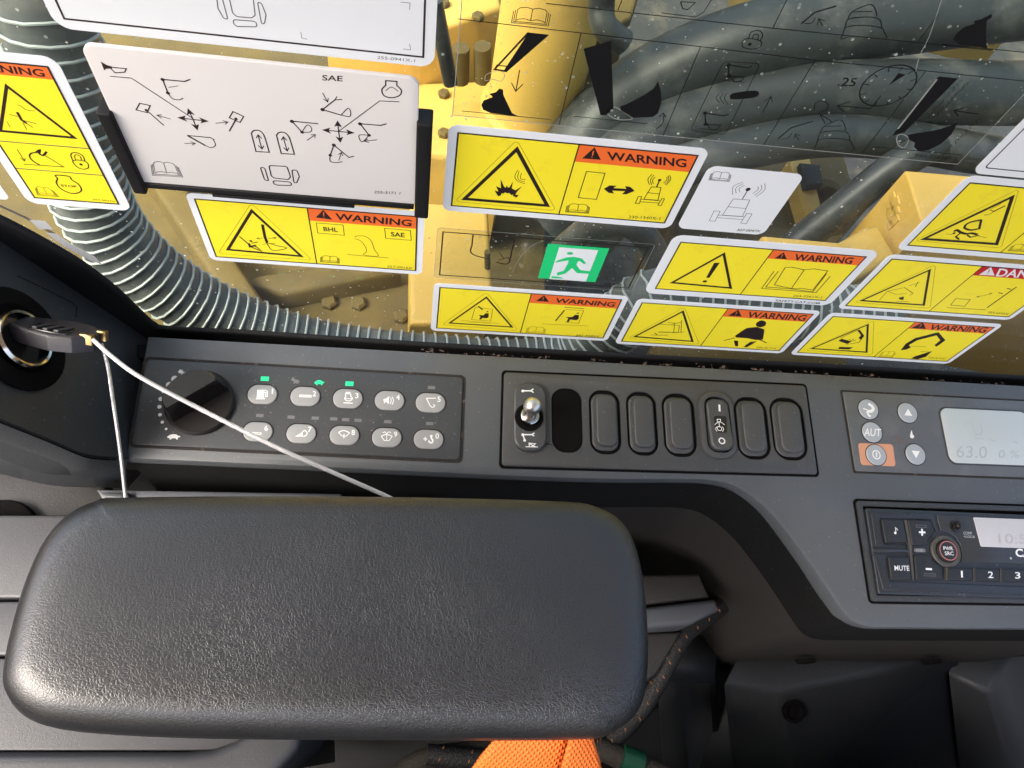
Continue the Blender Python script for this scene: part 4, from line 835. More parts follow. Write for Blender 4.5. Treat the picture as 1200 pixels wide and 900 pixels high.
def rb(p, icon, lab, r=13.4):
    c_ = TP.uv(p, 0.002); rr_ = r * 0.535 / 1000
    o_ = lathe('round_button', TP.w(c_), n_, [(rr_, 0.0008), (rr_, 0.0017), (rr_ * 0.93, 0.0022), (0, 0.0023)], 'key_blue', cl_, seg=32); o_['label'] = lab
    lathe('button_rim', TP.w(c_), n_, [(rr_ * 1.06, 0.0008), (rr_ * 1.06, 0.00145), (rr_ * 0.9, 0.0015), (0, 0.0015)], 'gap_black', o_, seg=32)
    k_ = Ink(TP, 0.00237); icon(k_); k_.done('symbol', 'print_white', o_); return o_
bs = Z8((360, 228), (380, 352), (402, 475), (572, 247), (615, 472))
rb(bs[0], lambda k: (k.curve(Z8((372, 205), (385, 225), (372, 240), (352, 238)), 2.0), k.line(Z8((350, 240), (360, 262), (372, 268)), 1.3), k.line(Z8((330, 225), (350, 232)), 0.8), k.dot(Z8((365, 203))[0], 1.1)), 'round button with seated figure symbol')
o_ = rb(bs[1], lambda k: None, 'round button lettered AUT'); text('lettering', TP, 'AUT', *Z8((335, 372), (425, 376), (338, 332)), 0.00237, 'print_white', o_, 0.005)
rb(bs[2], lambda k: (k.ring(bs[2], 2.6, 0.7, asp=1.1), k.line(Z8((402, 462), (403, 488)), 0.9)), 'round power button on an orange patch')
rb(bs[3], lambda k: (k.fill(Z8((573, 226), (596, 265), (553, 262))),), 'round button with up arrow')
rb(bs[4], lambda k: (k.fill(Z8((592, 452), (636, 456), (617, 494))),), 'round button with down arrow')
k = Ink(TP, 0.0013); k.blob(Z8((592, 342), (597, 362), (606, 376), (598, 386), (586, 382), (584, 370))); k.done('temperature_mark', 'print_white', cl_)
k = Ink(TP, 0.0013); k.blob(Z8((490, 372), (520, 366), (550, 378), (540, 388), (575, 408), (520, 416), (480, 412), (510, 398), (492, 388))); k.done('stain', 'ink_soft', cl_)
q = Z8((728, 215), (1215, 238), (1272, 545), (790, 528)); lu = ccw([TP.uv(p, 0.001) for p in q])
slab('display_bezel', TP, rnd(lu, 0.006, 6), 0.001, 0.0017, 'plastic_dark', cl_, bev=0.0004)
slab('display', TP, rnd(inset(lu, 0.0011), 0.0055, 6), 0.0012, 0.0021, 'lcd', cl_, bev=0.0003)
text('display_digits', TP, '63.0', *Z8((833, 490), (1000, 494), (836, 425)), 0.00216, 'lcd_ink', cl_, 0.0)
text('display_digits', TP, '0 %', *Z8((1060, 492), (1175, 494), (1064, 450)), 0.00216, 'lcd_ink', cl_, 0.0)
k = Ink(TP, 0.00215); k.curve(Z8((960, 310), (975, 340), (960, 365), (935, 362)), 1.0); k.curve(Z8((890, 330), (880, 310), (910, 300), (925, 320), (940, 380)), 0.5); k.line(Z8((930, 385), (985, 388)), 0.6); k.line(Z8((1010, 390), (1050, 405)), 0.8); k.line(Z8((1140, 405), (1165, 407)), 1.2); k.done('display_symbol', 'lcd_ink', cl_)

# ================================================================== RADIO
ZR = Q(980, 560, 5.4545)
q = ZR((108, 138), (210, 800)); a0, a1 = TP.uv(q[0]), TP.uv(q[1])
RQ = ccw([a0, a1, (a1[0] + 0.205, a1[1]), (a0[0] + 0.205, a0[1])])
rd = thing('car_radio', 'black cab radio with preset buttons set into the console', 'radio', TP.w(((RQ[0][0] + RQ[2][0]) / 2, (RQ[0][1] + RQ[2][1]) / 2)))
slab('joint_gap', TP, rnd(inset(RQ, -0.0005), 0.003, 4), -0.002, 0.00025, 'gap_black', rd)
inn = inset(RQ, 0.0052)
plate_with_holes('outer_frame', TP, rnd(inset(RQ, 0.0010), 0.0022, 4), [rnd(inset(RQ, 0.0045), 0.001, 3)], 0.0022, 0.0022, 'plastic_dark', rd, bev=0.0010)
fq = ccw([TP.uv(p, 0.003) for p in ZR((178, 190), (1900, 262), (1960, 800), (262, 748))])
slab('body', TP, rnd(inset(fq, 0.0004), 0.0012, 3), 0.0, 0.0042, 'radio_body', rd, bev=0.0010)
slab('upper_fascia', TP, [TP.uv(p, 0.005) for p in ZR((215, 212), (625, 222), (655, 330), (735, 345), (790, 410), (805, 520), (1880, 560), (1880, 262), (640, 230), (630, 215))][:0] or [TP.uv(p, 0.005) for p in ZR((640, 236), (1860, 285), (1880, 575), (800, 540), (806, 490), (795, 430), (765, 380), (720, 350), (668, 338))], 0.003, 0.0052, 'radio_gloss', rd, bev=0.0006)
slab('left_fascia', TP, [TP.uv(p, 0.005) for p in ZR((222, 222), (618, 232), (648, 330), (640, 340), (602, 268), (280, 258), (306, 424), (460, 430), (470, 440), (255, 440))], 0.003, 0.0050, 'radio_body', rd, bev=0.0006)
slab('lower_fascia', TP, [TP.uv(p, 0.005) for p in ZR((240, 486), (322, 490), (345, 662), (1870, 720), (1890, 770), (300, 716))], 0.003, 0.0050, 'radio_body', rd, bev=0.0006)
slab('chrome_strip', TP, [TP.uv(p, 0.005) for p in ZR((226, 452), (466, 458), (470, 476), (232, 474))], 0.003, 0.0056, 'radio_gloss', rd, bev=0.0006)
def rkey(pz_, lab, h=0.0068):
    o2 = slab('radio_button', TP, rnd(ccw([TP.uv(p, h) for p in ZR(*pz_)]), 0.0006, 3), 0.003, h, 'radio_key', rd, bev=0.0008); o2['label'] = lab; return o2
HK = 0.00685
o_ = rkey([(290, 266), (428, 269), (458, 412), (318, 414)], 'black button with a note symbol'); k = Ink(TP, HK); k.line(ZR((382, 350), (378, 318), (394, 334)), 0.5); k.dot(ZR((377, 352))[0], 0.8); k.done('symbol', 'print_white', o_)
o_ = rkey([(458, 269), (606, 271), (634, 345), (600, 385), (585, 428), (486, 430)], 'black button with a plus sign'); k = Ink(TP, HK); k.line(ZR((528, 347), (570, 349)), 1.2); k.line(ZR((548, 326), (549, 370)), 1.2); k.done('symbol', 'print_white', o_)
k = Ink(TP, HK); k.line(ZR((510, 302), (575, 304), (577, 317), (513, 316)), 0.25, True); k.done('outline', 'print_grey', o_)
o_ = rkey([(334, 504), (468, 506), (484, 648), (352, 652)], 'black button lettered MUTE'); text('lettering', TP, 'MUTE', *ZR((374, 592), (468, 594), (371, 560)), HK, 'print_white', o_, 0.012)
o_ = rkey([(500, 492), (590, 492), (615, 530), (660, 560), (680, 575), (686, 650), (512, 650)], 'black button with a minus sign'); k = Ink(TP, HK); k.line(ZR((572, 582), (612, 584)), 1.2); k.done('symbol', 'print_white', o_)
k = Ink(TP, HK); k.line(ZR((562, 612), (632, 614), (634, 628), (564, 626)), 0.25, True); k.done('outline', 'print_grey', o_)
q = ZR((496, 450), (566, 452), (572, 476), (500, 474)); slab('volume_plate', TP, rnd(ccw([TP.uv(p, 0.005) for p in q]), 0.0015, 4), 0.003, 0.0052, 'print_grey', rd); text('lettering', TP, 'VOL', *ZR((506, 471), (556, 473), (508, 455)), 0.0053, 'print_light', rd, 0.0)
for i in range(5):
    x_ = 714 + i * 173; y_ = 4 * i
    o_ = rkey([(x_, 574 + y_), (x_ + 158, 578 + y_), (x_ + 164, 658 + y_), (x_ - 2, 655 + y_)], 'preset button numbered %d' % (i + 1))
    q = ZR((x_ + 84, 636 + y_), (x_ + (96 if i == 0 else 118), 637 + y_), (x_ + 82, 594 + y_)); text('numeral', TP, str(i + 1), *q, HK, 'print_white', o_, 0.012)
    slab('divider', TP, [TP.uv(p, 0.006) for p in ZR((x_ - 14, 573 + y_), (x_ - 3, 573 + y_), (x_ - 4, 656 + y_), (x_ - 13, 656 + y_))], 0.003, 0.0062, 'radio_edge', rd)
for a_, b_ in (((432, 268), (472, 640)),):
    slab('divider', TP, [TP.uv(p, 0.006) for p in ZR((434, 270), (450, 270), (482, 430), (500, 650), (486, 650), (464, 430))], 0.003, 0.0060, 'radio_edge', rd)
c_ = TP.uv(ZR((692, 470))[0], 0.004); mm = 0.535 / 5.4545 / 1000
pk = lathe('power_knob', TP.w(c_), n_, [(104 * mm, 0.003), (104 * mm, 0.0054), (98 * mm, 0.0060), (76 * mm, 0.0058), (74 * mm, 0.0050), (0, 0.0050)], 'radio_edge', rd, seg=40)
lathe('knob_cap', TP.w(c_), n_, [(71 * mm, 0.0045), (71 * mm, 0.0068), (66 * mm, 0.0076), (0, 0.0076)], 'radio_key', pk, seg=40)
k = Ink(TP, 0.00766); u = TP.w(c_); k.line([(c_[0] + 60 * mm * math.cos(R(t_)), c_[1] + 60 * mm * math.sin(R(t_))) for t_ in range(0, 360, 12)], 0.55, True, True); k.done('red_ring', 'ring_red', pk)
def tuv(nm, t_, x0, x1, y0, y1, h, m, par, bold):
    V, F = glyphs(t_, bold); ax0 = min(v[0] for v in V); ax1 = max(v[0] for v in V); ay0 = min(v[1] for v in V); ay1 = max(v[1] for v in V)
    W_ = [TP.w((c_[0] + (x0 + (x1 - x0) * (v[0] - ax0) / (ax1 - ax0)) * mm, c_[1] + (y0 + (y1 - y0) * (v[1] - ay0) / (ay1 - ay0)) * mm), h) for v in V]; build(nm, W_, F, m, par, smooth=False)
tuv('lettering', 'PWR', -33, 35, 3, 27, 0.00767, 'print_white', pk, 0.01); tuv('lettering', 'SRC', -30, 33, -29, -5, 0.00767, 'print_white', pk, 0.01)
jk = lathe('aux_jack', TP.at(ZR((760, 310))[0], 0.005), n_, [(40 * mm, 0), (40 * mm, 0.0008), (26 * mm, 0.0010), (24 * mm, 0.0034), (14 * mm, 0.0048), (0, 0.0052)], 'knob', rd, seg=28)
text('lettering', TP, 'COMP', *ZR((812, 362), (868, 364), (812, 344)), 0.0053, 'print_light', rd, 0.0); text('lettering', TP, '+LOCK', *ZR((814, 382), (888, 385), (814, 367)), 0.0053, 'print_light', rd, 0.0)
slab('display', TP, rnd(ccw([TP.uv(p, 0.005) for p in ZR((872, 252), (1700, 284), (1710, 470), (922, 440))]), 0.001, 3), 0.004, 0.0056, 'lcd_radio', rd, bev=0.0003)
text('display_digits', TP, '10:51', *ZR((1040, 418), (1260, 424), (1036, 355)), 0.00565, 'lcd_radio_ink', rd, 0.0)
text('lettering', TP, 'CAT', *ZR((1148, 505), (1290, 510), (1143, 452)), 0.0053, 'print_white', rd, 0.03)
k = Ink(TP, 0.0053); k.dot(ZR((1116, 514))[0], 0.75); k.done('microphone_hole', 'print_light', rd)

# ================================================================== STICKERS ON THE WINDOW
H0, H1, H2, H3, H4 = 0.00025, 0.00031, 0.00037, 0.00043, 0.00052
BOOK = [[(.10, .20), (.16, .08), (.34, .02), (.50, .10), (.66, .02), (.84, .08), (.90, .20), (.90, .86), (.84, .76), (.66, .70), (.50, .78), (.34, .70), (.16, .76), (.10, .86), (.10, .20)], [(.50, .10), (.50, .78)], [(.05, .24), (.05, .92), (.50, .90), (.95, .92), (.95, .24)], [(0, .30), (0, 1), (.50, .98), (1, 1), (1, .30)]]
def quad(q): return lambda pts: [((q[0][0] * (1 - x) + q[1][0] * x) * (1 - y) + (q[3][0] * (1 - x) + q[2][0] * x) * y, (q[0][1] * (1 - x) + q[1][1] * x) * (1 - y) + (q[3][1] * (1 - x) + q[2][1] * x) * y) for x, y in pts]
def book(fr, q, w, h, m, parent, name='manual_symbol'):
    k = Ink(fr, h); M = quad(q)
    for st_ in BOOK: k.line(M(st_), w)
    return k.done(name, m, parent)
def alert(fr, apex, bl, br, h, parent, dark='ink', light='decal_orange'):
    k = Ink(fr, h); k.fill([apex, br, bl]); o_ = k.done('alert_triangle', dark, parent)
    b_ = ((bl[0] + br[0]) / 2, (bl[1] + br[1]) / 2); g_ = lambda t: (apex[0] + (b_[0] - apex[0]) * t, apex[1] + (b_[1] - apex[1]) * t)
    k = Ink(fr, h + 0.00004); k.line([g_(.30), g_(.70)], 0.55); k.dot(g_(.84), 0.33, 8); k.done('alert_mark', light, parent)
def warn(label, q, div=None, head=None, word=None, tri=None, hz=None, thin=None, hw=1.5, hdr='decal_orange', wt='WARNING', wm='ink', margin=0.0034, number=None, nm='warning_sticker', cat='sticker', bars=()):
    x0, y0, x1, y1 = rect_uv(GL, q); c_ = GL.w(((x0 + x1) / 2, y0 - margin))
    t = thing(nm, label, cat, c_, 'warning stickers on the window')
    slab('backing', GL, rnd(box_pts(x0 - margin, y0 - margin, x1 + margin, y1 + margin), margin * 1.15, 6), 0.00002, H0, 'decal_white', t)
    k = Ink(GL, H3 - .00002); k.line(box_pts(x0 + .0004, y0 + .0004, x1 - .0004, y1 - .0004), 0.8, True, True); k.done('border', 'ink', t)
    L_ = 0.00030; xs = GL.uv(div)[0] if div else None
    if div:
        yh = GL.uv(head)[1]
        k = Ink(GL, H2); k.poly(box_pts(x0 + L_, y0 + L_, xs - .00005, y1 - L_)); k.done('yellow_panel', 'decal_yellow', t)
        k = Ink(GL, H2); k.poly(box_pts(xs + .00005, y0 + L_, x1 - L_, yh)); k.done('yellow_panel', 'decal_yellow', t)
        k = Ink(GL, H2); k.poly(box_pts(xs + .00005, yh + 1e-5, x1 - L_, y1 - L_)); k.done('header', hdr, t)
    else:
        yh = GL.uv(head)[1]; ys = [yh] + [GL.uv(b_)[1] for b_ in bars] + [y0 + L_]
        k = Ink(GL, H2); k.poly(box_pts(x0 + L_, yh + 1e-5, x1 - L_, y1 - L_)); k.done('header', hdr, t)
        for i in range(len(ys) - 1): k = Ink(GL, H2); k.poly(box_pts(x0 + L_, ys[i + 1] + (.0003 if i < len(ys) - 2 else 0), x1 - L_, ys[i] - (.0002 if i else 0))); k.done('yellow_panel', 'decal_yellow', t)
    if div: k = Ink(GL, H3 - .00002); k.line([(xs, y0), (xs, y1)], 0.6, False, True); k.done('divider', 'ink', t)
    for b_ in bars: yb_ = GL.uv(b_)[1]; k = Ink(GL, H3 - .00002); k.line([(x0, yb_), (x1, yb_)], .4, False, True); k.done('divider', 'ink', t)
    if word: text('lettering', GL, wt, *word, H3, wm, t, 0.022)
    if tri: alert(GL, *tri, H3, t, 'ink' if wm == 'ink' else 'decal_white', hdr)
    if hz: k = Ink(GL, H3); k.line(hz, hw, True); k.done('hazard_triangle', 'ink', t)
    if thin:
        u = rnd(ccw([GL.uv(p, H3) for p in thin]), 0.0014, 4); k = Ink(GL, H3); k.line(u, 0.22, True, True); k.done('hazard_outline', 'ink_olive', t)
    if number: text('part_number', GL, number[0], *number[1:], H3, 'ink', t, 0.0)
    return t

# --- slewing boom sticker (control pattern) ---------------------------------------------------
z = Q(200, 200, 4)
t = warn('yellow warning sticker lettered BHL and SAE below the white card', [(226.2, 230.5), (490, 253.75), (487.5, 317.5), (253, 300)], z((640, 172))[0], z((658, 232))[0], z((772, 231), (1128, 262), (771, 199)), z((715, 184), (680, 219), (758, 230)),
         z((380, 188), (268, 370), (612, 401)), z((378, 152), (222, 388), (664, 420)), 1.55, number=('257-5016X', *z((1015, 454), (1132, 462), (1015, 444))))
for s_, q_, tt in (('BHL', z((682, 245), (808, 255), (814, 303), (690, 292)), z((718, 283), (785, 288), (714, 263))), ('SAE', z((1003, 270), (1124, 281), (1128, 327), (1008, 317)), z((1034, 308), (1098, 313), (1031, 287)))):
    k = Ink(GL, H3); k.line(q_, 0.35, True); k.done('label_box', 'ink', t); text('lettering', GL, s_, *tt, H3, 'ink', t, 0.02)
k = Ink(GL, H3); k.curve(z((862, 312), (875, 306), (912, 308), (940, 330), (955, 370), (972, 400), (905, 394), (918, 378), (910, 352), (888, 328), (862, 318)), 0.3); k.line(z((828, 393), (1022, 409)), 0.3); k.done('lever_symbol', 'ink', t)
book(GL, z((704, 396), (790, 402), (790, 434), (702, 428)), 0.28, H3, 'ink', t)
k = Ink(GL, H3); k.dot(z((376, 330))[0], .8); k.line(z((322, 308), (366, 345)), .7); k.line(z((366, 340), (372, 356), (400, 350)), 1.3); k.line(z((380, 340), (408, 334)), .6); k.line(z((372, 356), (428, 378)), .8); k.line(z((390, 350), (420, 370)), .6); k.done('figure_symbol', 'ink', t)
k = Ink(GL, H3); k.line(z((430, 252), (442, 312), (452, 336)), 1.5); k.dot(z((450, 336))[0], .7); k.curve(z((450, 340), (475, 372), (510, 372), (545, 362), (500, 352), (460, 340)), .5); k.line(z((430, 345), (490, 340)), .3); k.arrow(z((430, 316), (404, 318)), .3, 1.3); k.arrow(z((458, 318), (494, 314)), .3, 1.3); k.done('boom_symbol', 'ink', t)

# --- radio / blasting sticker -----------------------------------------------------------------
z = Q(510, 140, 7.5); y = Q(660, 150, 7.5)
t = warn('yellow explosion warning sticker with radio transmitter symbol above the exit sticker', [(536, 155.5), (818.7, 179.5), (780, 261), (528, 241)], (679, 168), (676, 189), y((388, 282), (1080, 348), (384, 206)), y((276, 170), (166, 267), (330, 279)),
         z((718, 262), (258, 698), (985, 757)), z((718, 178), (172, 720), (1062, 802)), 1.9, number=('230-1340X-1', *y((572, 792), (850, 808), (576, 768))), nm='warning_sticker', margin=0.0040)
k = Ink(GL, H3); k.fill(z((555, 675), (575, 668), (585, 648), (600, 652), (612, 640), (635, 650), (650, 645), (668, 665), (690, 660), (680, 672), (715, 686), (735, 662), (705, 664), (712, 645), (762, 588), (705, 622), (672, 606), (684, 545), (655, 595), (640, 600), (630, 580), (618, 602), (605, 590), (575, 525), (578, 605), (535, 585), (550, 618), (555, 635), (522, 622), (540, 655))); k.done('blast_symbol', 'ink', t)
for i, a_ in enumerate(((728, 442, 700, 500, 790, 565), (738, 455, 725, 500, 788, 548), (760, 470, 750, 500, 795, 528))): k = Ink(GL, H3); k.curve(z(a_[:2], a_[2:4], ((a_[2] + a_[4]) / 2 - 18, (a_[3] + a_[5]) / 2 + 10), a_[4:]), .3); k.done('radio_wave', 'ink', t)
k = Ink(GL, H3); k.line(y((205, 382), (368, 398), (292, 628), (132, 612)), .42, True); k.done('block_symbol', 'ink', t)
k = Ink(GL, H3); k.fill(y((357, 535), (408, 505), (470, 508), (440, 528), (555, 535), (545, 512), (590, 518), (628, 552), (555, 583), (515, 580), (545, 556), (430, 550), (448, 575), (400, 570))); k.done('double_arrow', 'ink', t)
def transmitter(fr, zz, pts, w, m, t, h):
    k = Ink(fr, h); a_ = pts
    k.line(zz(*a_['cab']), w, True); k.line(zz(*a_['mid']), w); k.line(zz(*a_['w1']), w, True); k.line(zz(*a_['w2']), w, True); k.line(zz(*a_['ax1']), w); k.line(zz(*a_['ax2']), w); k.line(zz(*a_['mast']), w * 1.8); k.done('machine_symbol', m, t)
    k = Ink(fr, h); k.dot(zz(a_['tip'])[0], a_['tr']); k.done('aerial_tip', 'ink', t)
    for c_ in a_['waves']: k = Ink(fr, h); k.curve(zz(*c_), w * .9); k.done('radio_wave', m, t)
transmitter(GL, y, dict(cab=[(775, 518), (860, 522), (832, 635), (708, 625)], mid=[(735, 568), (850, 580)], w1=[(660, 602), (690, 602), (668, 664), (634, 662)], w2=[(868, 620), (890, 622), (860, 682), (832, 678)], ax1=[(680, 625), (850, 640)], ax2=[(676, 648), (842, 660)], mast=[(822, 518), (845, 462)], tip=(848, 458), tr=.85,
            waves=[[(782, 405), (745, 450), (760, 500)], [(798, 415), (768, 455), (778, 500)], [(808, 432), (786, 460), (792, 490)], [(935, 415), (945, 450), (905, 503)], [(920, 420), (928, 455), (892, 497)], [(908, 430), (912, 452), (882, 485)]]), .4, 'ink', t, H3)
book(GL, y((40, 660), (236, 672), (222, 750), (20, 738)), .32, H3, 'ink', t)

# --- cab guard sticker ------------------------------------------------------------------------
z = Q(490, 230, 4)
t = warn('yellow warning sticker with seated figure under a falling window, below the exit sticker', [(515, 335), (730, 351), (706, 396), (511, 384)], z((530, 457))[0], z((518, 497))[0], z((640, 499), (918, 519), (648, 477)), z((591, 464), (553, 491), (613, 495)),
         z((320, 474), (148, 594), (440, 613)), z((320, 450), (112, 602), (468, 630)), 1.2, number=('297-4485X', *z((738, 655), (848, 661), (740, 647))))
def seated(zz, a, t, big=False):
    k = Ink(GL, H3)
    for p_ in a['fill']: k.fill(zz(*p_))
    k.dot(zz(a['head'])[0], a['hr'])
    k.done('figure_symbol', 'ink', t)
seated(z, dict(fill=[[(284, 556), (306, 558), (316, 548), (331, 549), (330, 566), (322, 572), (300, 570), (296, 578), (286, 577), (292, 564)]], head=(325, 541), hr=.62), t)
seated(z, dict(fill=[[(692, 566), (722, 566), (736, 556), (754, 557), (753, 574), (742, 581), (712, 578), (706, 590), (695, 588), (704, 573)]], head=(749, 548), hr=.66), t)
k = Ink(GL, H3); k.line(z((268, 520), (350, 530), (340, 585), (250, 578), (268, 520)), .28); k.line(z((200, 582), (380, 596)), .25); k.line(z((240, 590), (340, 596)), .25); k.done('cab_symbol', 'ink', t)
k = Ink(GL, H3); k.line(z((282, 515), (302, 532)), 1.0); k.done('window_symbol', 'ink', t)
k = Ink(GL, H3); k.line(z((686, 520), (778, 527)), .5); k.line(z((690, 530), (776, 536), (752, 596), (690, 590)), .28); k.line(z((580, 598), (800, 608)), .25); k.done('cab_symbol', 'ink', t)
k = Ink(GL, H3); k.line(z((686, 534), (644, 584)), .9); k.done('window_symbol', 'ink', t)
book(GL, z((515, 608), (600, 614), (592, 645), (504, 640)), .26, H3, 'ink_olive', t)

# --- read the manual sticker ------------------------------------------------------------------
z = Q(700, 230, 4)
t = warn('yellow warning sticker with exclamation triangle and open book', [(797.5, 282.5), (1015.7, 300), (967.5, 352), (767, 338)], z((825, 248))[0], z((812, 290))[0], z((918, 301), (1190, 318), (930, 270)), z((874, 263), (830, 291), (888, 295)),
         z((593, 270), (350, 405), (625, 430)), None, 1.5, number=('264-2261X-1', *z((916, 471), (1050, 478), (920, 462))), margin=0.0052)
k = Ink(GL, H3); k.fill(z((548, 312), (574, 312), (525, 382), (510, 382))); k.dot(z((504, 399))[0], 1.35, asp=.8); k.done('exclamation_mark', 'ink', t)
k = Ink(GL, H3)
for s_ in ([(880, 335), (910, 332), (970, 345), (1015, 340), (1080, 350), (1010, 440), (960, 432), (910, 432), (850, 420), (830, 415)],): k.line(z(*s_), .5, True)
for s_ in ([(970, 345), (910, 432)], [(848, 352), (790, 425), (915, 435), (1010, 448), (1075, 362)], [(828, 352), (770, 432), (910, 442), (1025, 452), (1092, 375)]): k.line(z(*s_), .5)
k.done('manual_symbol', 'ink', t)
text('lettering', GL, 'SAFETY.CAT.COM', *z((834, 493), (1040, 506), (838, 484)), H0 + 0.00006, 'ink', t, 0.01)

# --- seat belt sticker ------------------------------------------------------------------------
t = warn('yellow warning sticker with black seat belted figure', [(752.5, 353), (953.7, 368), (912.5, 411), (727.5, 399.5)], z((612, 525))[0], z((598, 562))[0], z((698, 569), (970, 585), (712, 541)), z((661, 531), (613, 560), (676, 564)),
         z((401, 540), (175, 658), (446, 680)), z((408, 520), (145, 665), (478, 694)), 1.4, number=('226-9171X', *z((744, 712), (838, 717), (748, 705))))
k = Ink(GL, H3); k.blob(z((745, 595), (768, 582), (790, 590), (786, 606), (764, 614), (746, 608))); k.fill(z((748, 612), (783, 624), (782, 640), (776, 672), (745, 674), (700, 665), (650, 662), (645, 655), (672, 635), (700, 618))); k.done('figure_symbol', 'ink', t)
k = Ink(GL, H3); k.fill(z((640, 676), (660, 678), (660, 704), (646, 702))); k.fill(z((718, 682), (748, 680), (700, 708), (686, 705))); k.done('legs_symbol', 'ink', t)
k = Ink(GL, H3); k.line(z((594, 676), (645, 664)), .8); k.line(z((760, 672), (794, 688)), .8); k.done('belt_symbol', 'ink', t)
k = Ink(GL, H3)
for s_ in ([(290, 600), (385, 605), (380, 640), (288, 634)], [(330, 592), (362, 594), (358, 640), (328, 636)], [(345, 600), (395, 590)], [(285, 640), (410, 636)], [(395, 580), (392, 640)]): k.line(z(*s_), .4)
k.line(z((250, 650), (330, 652)), .4); k.line(z((268, 640), (282, 652)), .6); k.done('rollover_symbol', 'ink', t)

# --- hand crush sticker -----------------------------------------------------------------------
z = Q(900, 200, 4)
t = warn('yellow warning sticker with black boom crushing drawing at the window foot', [(975, 370), (1167, 382.5), (1109.5, 423), (933.7, 413)], z((690, 708))[0], z((660, 738))[0], z((750, 747), (1014, 760), (770, 721)), z((726, 710), (672, 738), (741, 742)),
         z((468, 722), (205, 834), (462, 851)), z((496, 703), (175, 842), (490, 862)), 1.3, number=('226-9172X', *z((752, 880), (828, 885), (756, 874))))
k = Ink(GL, H3); k.fill(z((330, 798), (345, 788), (392, 800), (372, 812))); k.fill(z((418, 748), (430, 745), (452, 775), (436, 792), (424, 785), (436, 772))); k.line(z((340, 785), (375, 768), (422, 748)), .5); k.fill(z((335, 826), (400, 828), (380, 838), (328, 836))); k.line(z((365, 815), (425, 805), (440, 790)), .5); k.done('boom_symbol', 'ink', t)
k = Ink(GL, H3)
for a_, b_ in (((395, 800), (380, 790)), ((400, 798), (398, 788)), ((404, 800), (412, 792))): k.line(z(a_, b_), .35)
k.done('impact_mark', 'ink', t)
k = Ink(GL, H3); k.fill(z((645, 812), (690, 785), (780, 762), (800, 758), (832, 795), (790, 825), (780, 818), (808, 795), (790, 772), (700, 795), (660, 818), (670, 828), (650, 838), (622, 842))); k.done('boom_symbol', 'ink', t)
k = Ink(GL, H3); k.fill(z((690, 870), (770, 845), (740, 872), (700, 884), (670, 880))); k.line(z((670, 822), (740, 826)), .35); k.line(z((715, 848), (765, 850)), .4); k.done('cab_symbol', 'ink', t)
book(GL, z((540, 844), (606, 848), (580, 876), (520, 872)), .26, H3, 'ink_olive', t)

# --- danger sticker ---------------------------------------------------------------------------
x1_, yb = GL.uv((1182, 371)); q3 = GL.uv((1046, 302.5))
def px_of(u, h=0.0):
    v = GL.w(u, h) - CAM; s_ = FPX / v.dot(FWD); return (600 + v.dot(RIGHT) * s_, 450 + v.dot(DOWN) * s_)
dTR = px_of((x1_, q3[1]))
t = warn('yellow sticker with red DANGER header and power line drawing', [(1046, 302.5), dTR, (1182, 371), (988.7, 358)], (1151, 312), (1141, 322), z((1066, 496), (1340, 514), (1086, 458)), z((1046, 452), (988, 488), (1062, 492)),
         z((758, 466), (438, 609), (730, 630)), z((786, 440), (405, 617), (760, 645)), 1.35, hdr='decal_red', wt='DANGER', wm='decal_white', number=('255-6555X', *z((1030, 668), (1125, 676), (1034, 660))))
k = Ink(GL, H3); k.line(z((522, 606), (560, 565), (640, 548), (680, 575), (665, 585)), .35); k.line(z((560, 565), (600, 580), (650, 575)), .25); k.done('crane_symbol', 'ink', t)
k = Ink(GL, H3); k.line(z((660, 540), (712, 525)), .3); k.line(z((690, 545), (704, 520)), .3); k.fill(z((612, 596), (638, 590), (634, 606), (618, 604))); k.line(z((600, 612), (660, 614)), .3); k.done('power_symbol', 'ink', t)
k = Ink(GL, H3); k.line(z((880, 600), (948, 604), (922, 636), (856, 630)), .4, True); k.line(z((838, 642), (1020, 652)), .4); k.done('vehicle_symbol', 'ink', t)
k = Ink(GL, H3); k.line(z((1028, 642), (1165, 545)), .9); k.line(z((1080, 572), (1100, 576)), .7); k.line(z((1120, 552), (1140, 556)), .7); k.done('pole_symbol', 'ink', t)
k = Ink(GL, H3); k.arrow(z((1010, 586), (978, 592)), .35, 1.3); k.arrow(z((1012, 586), (1050, 574)), .35, 1.3); k.done('distance_arrow', 'ink', t)

# --- right edge crush sticker -----------------------------------------------------------------
z = Q(1040, 180, 7.5)
cTL = GL.uv((1138, 213)); cBL = GL.uv((1061, 287)); xx = (cTL[0] + cBL[0]) / 2; xr = xx + 0.1125
t = warn('yellow warning sticker with falling figure under a grab, beside the pale steel box', [(1138, 213), px_of((xr, cTL[1])), px_of((xr, cBL[1])), (1061, 287)], (1173, 294.7), px_of((xx + .07, cTL[1] - .0105)), None, None,
         z((1098, 380), (318, 750), (960, 795)), z((1158, 308), (238, 765), (1000, 830)), 1.8, margin=0.0042)
u0 = GL.uv((1173, 294.7))[0]; text('lettering', GL, 'WARNING', px_of((u0 + .014, cTL[1] - .0088)), px_of((xr - .003, cTL[1] - .0088)), px_of((u0 + .014, cTL[1] - .0028)), H3, 'ink', t, .022)
alert(GL, px_of((u0 + .0085, cTL[1] - .002)), px_of((u0 + .004, cTL[1] - .009)), px_of((u0 + .013, cTL[1] - .009)), H3, t)
k = Ink(GL, H3); k.curve(z((675, 655), (690, 625), (740, 600), (825, 582)), 1.3); k.line(z((825, 582), (805, 665)), 1.2); k.curve(z((675, 655), (730, 672), (795, 662)), 1.2); k.done('grab_symbol', 'ink', t)
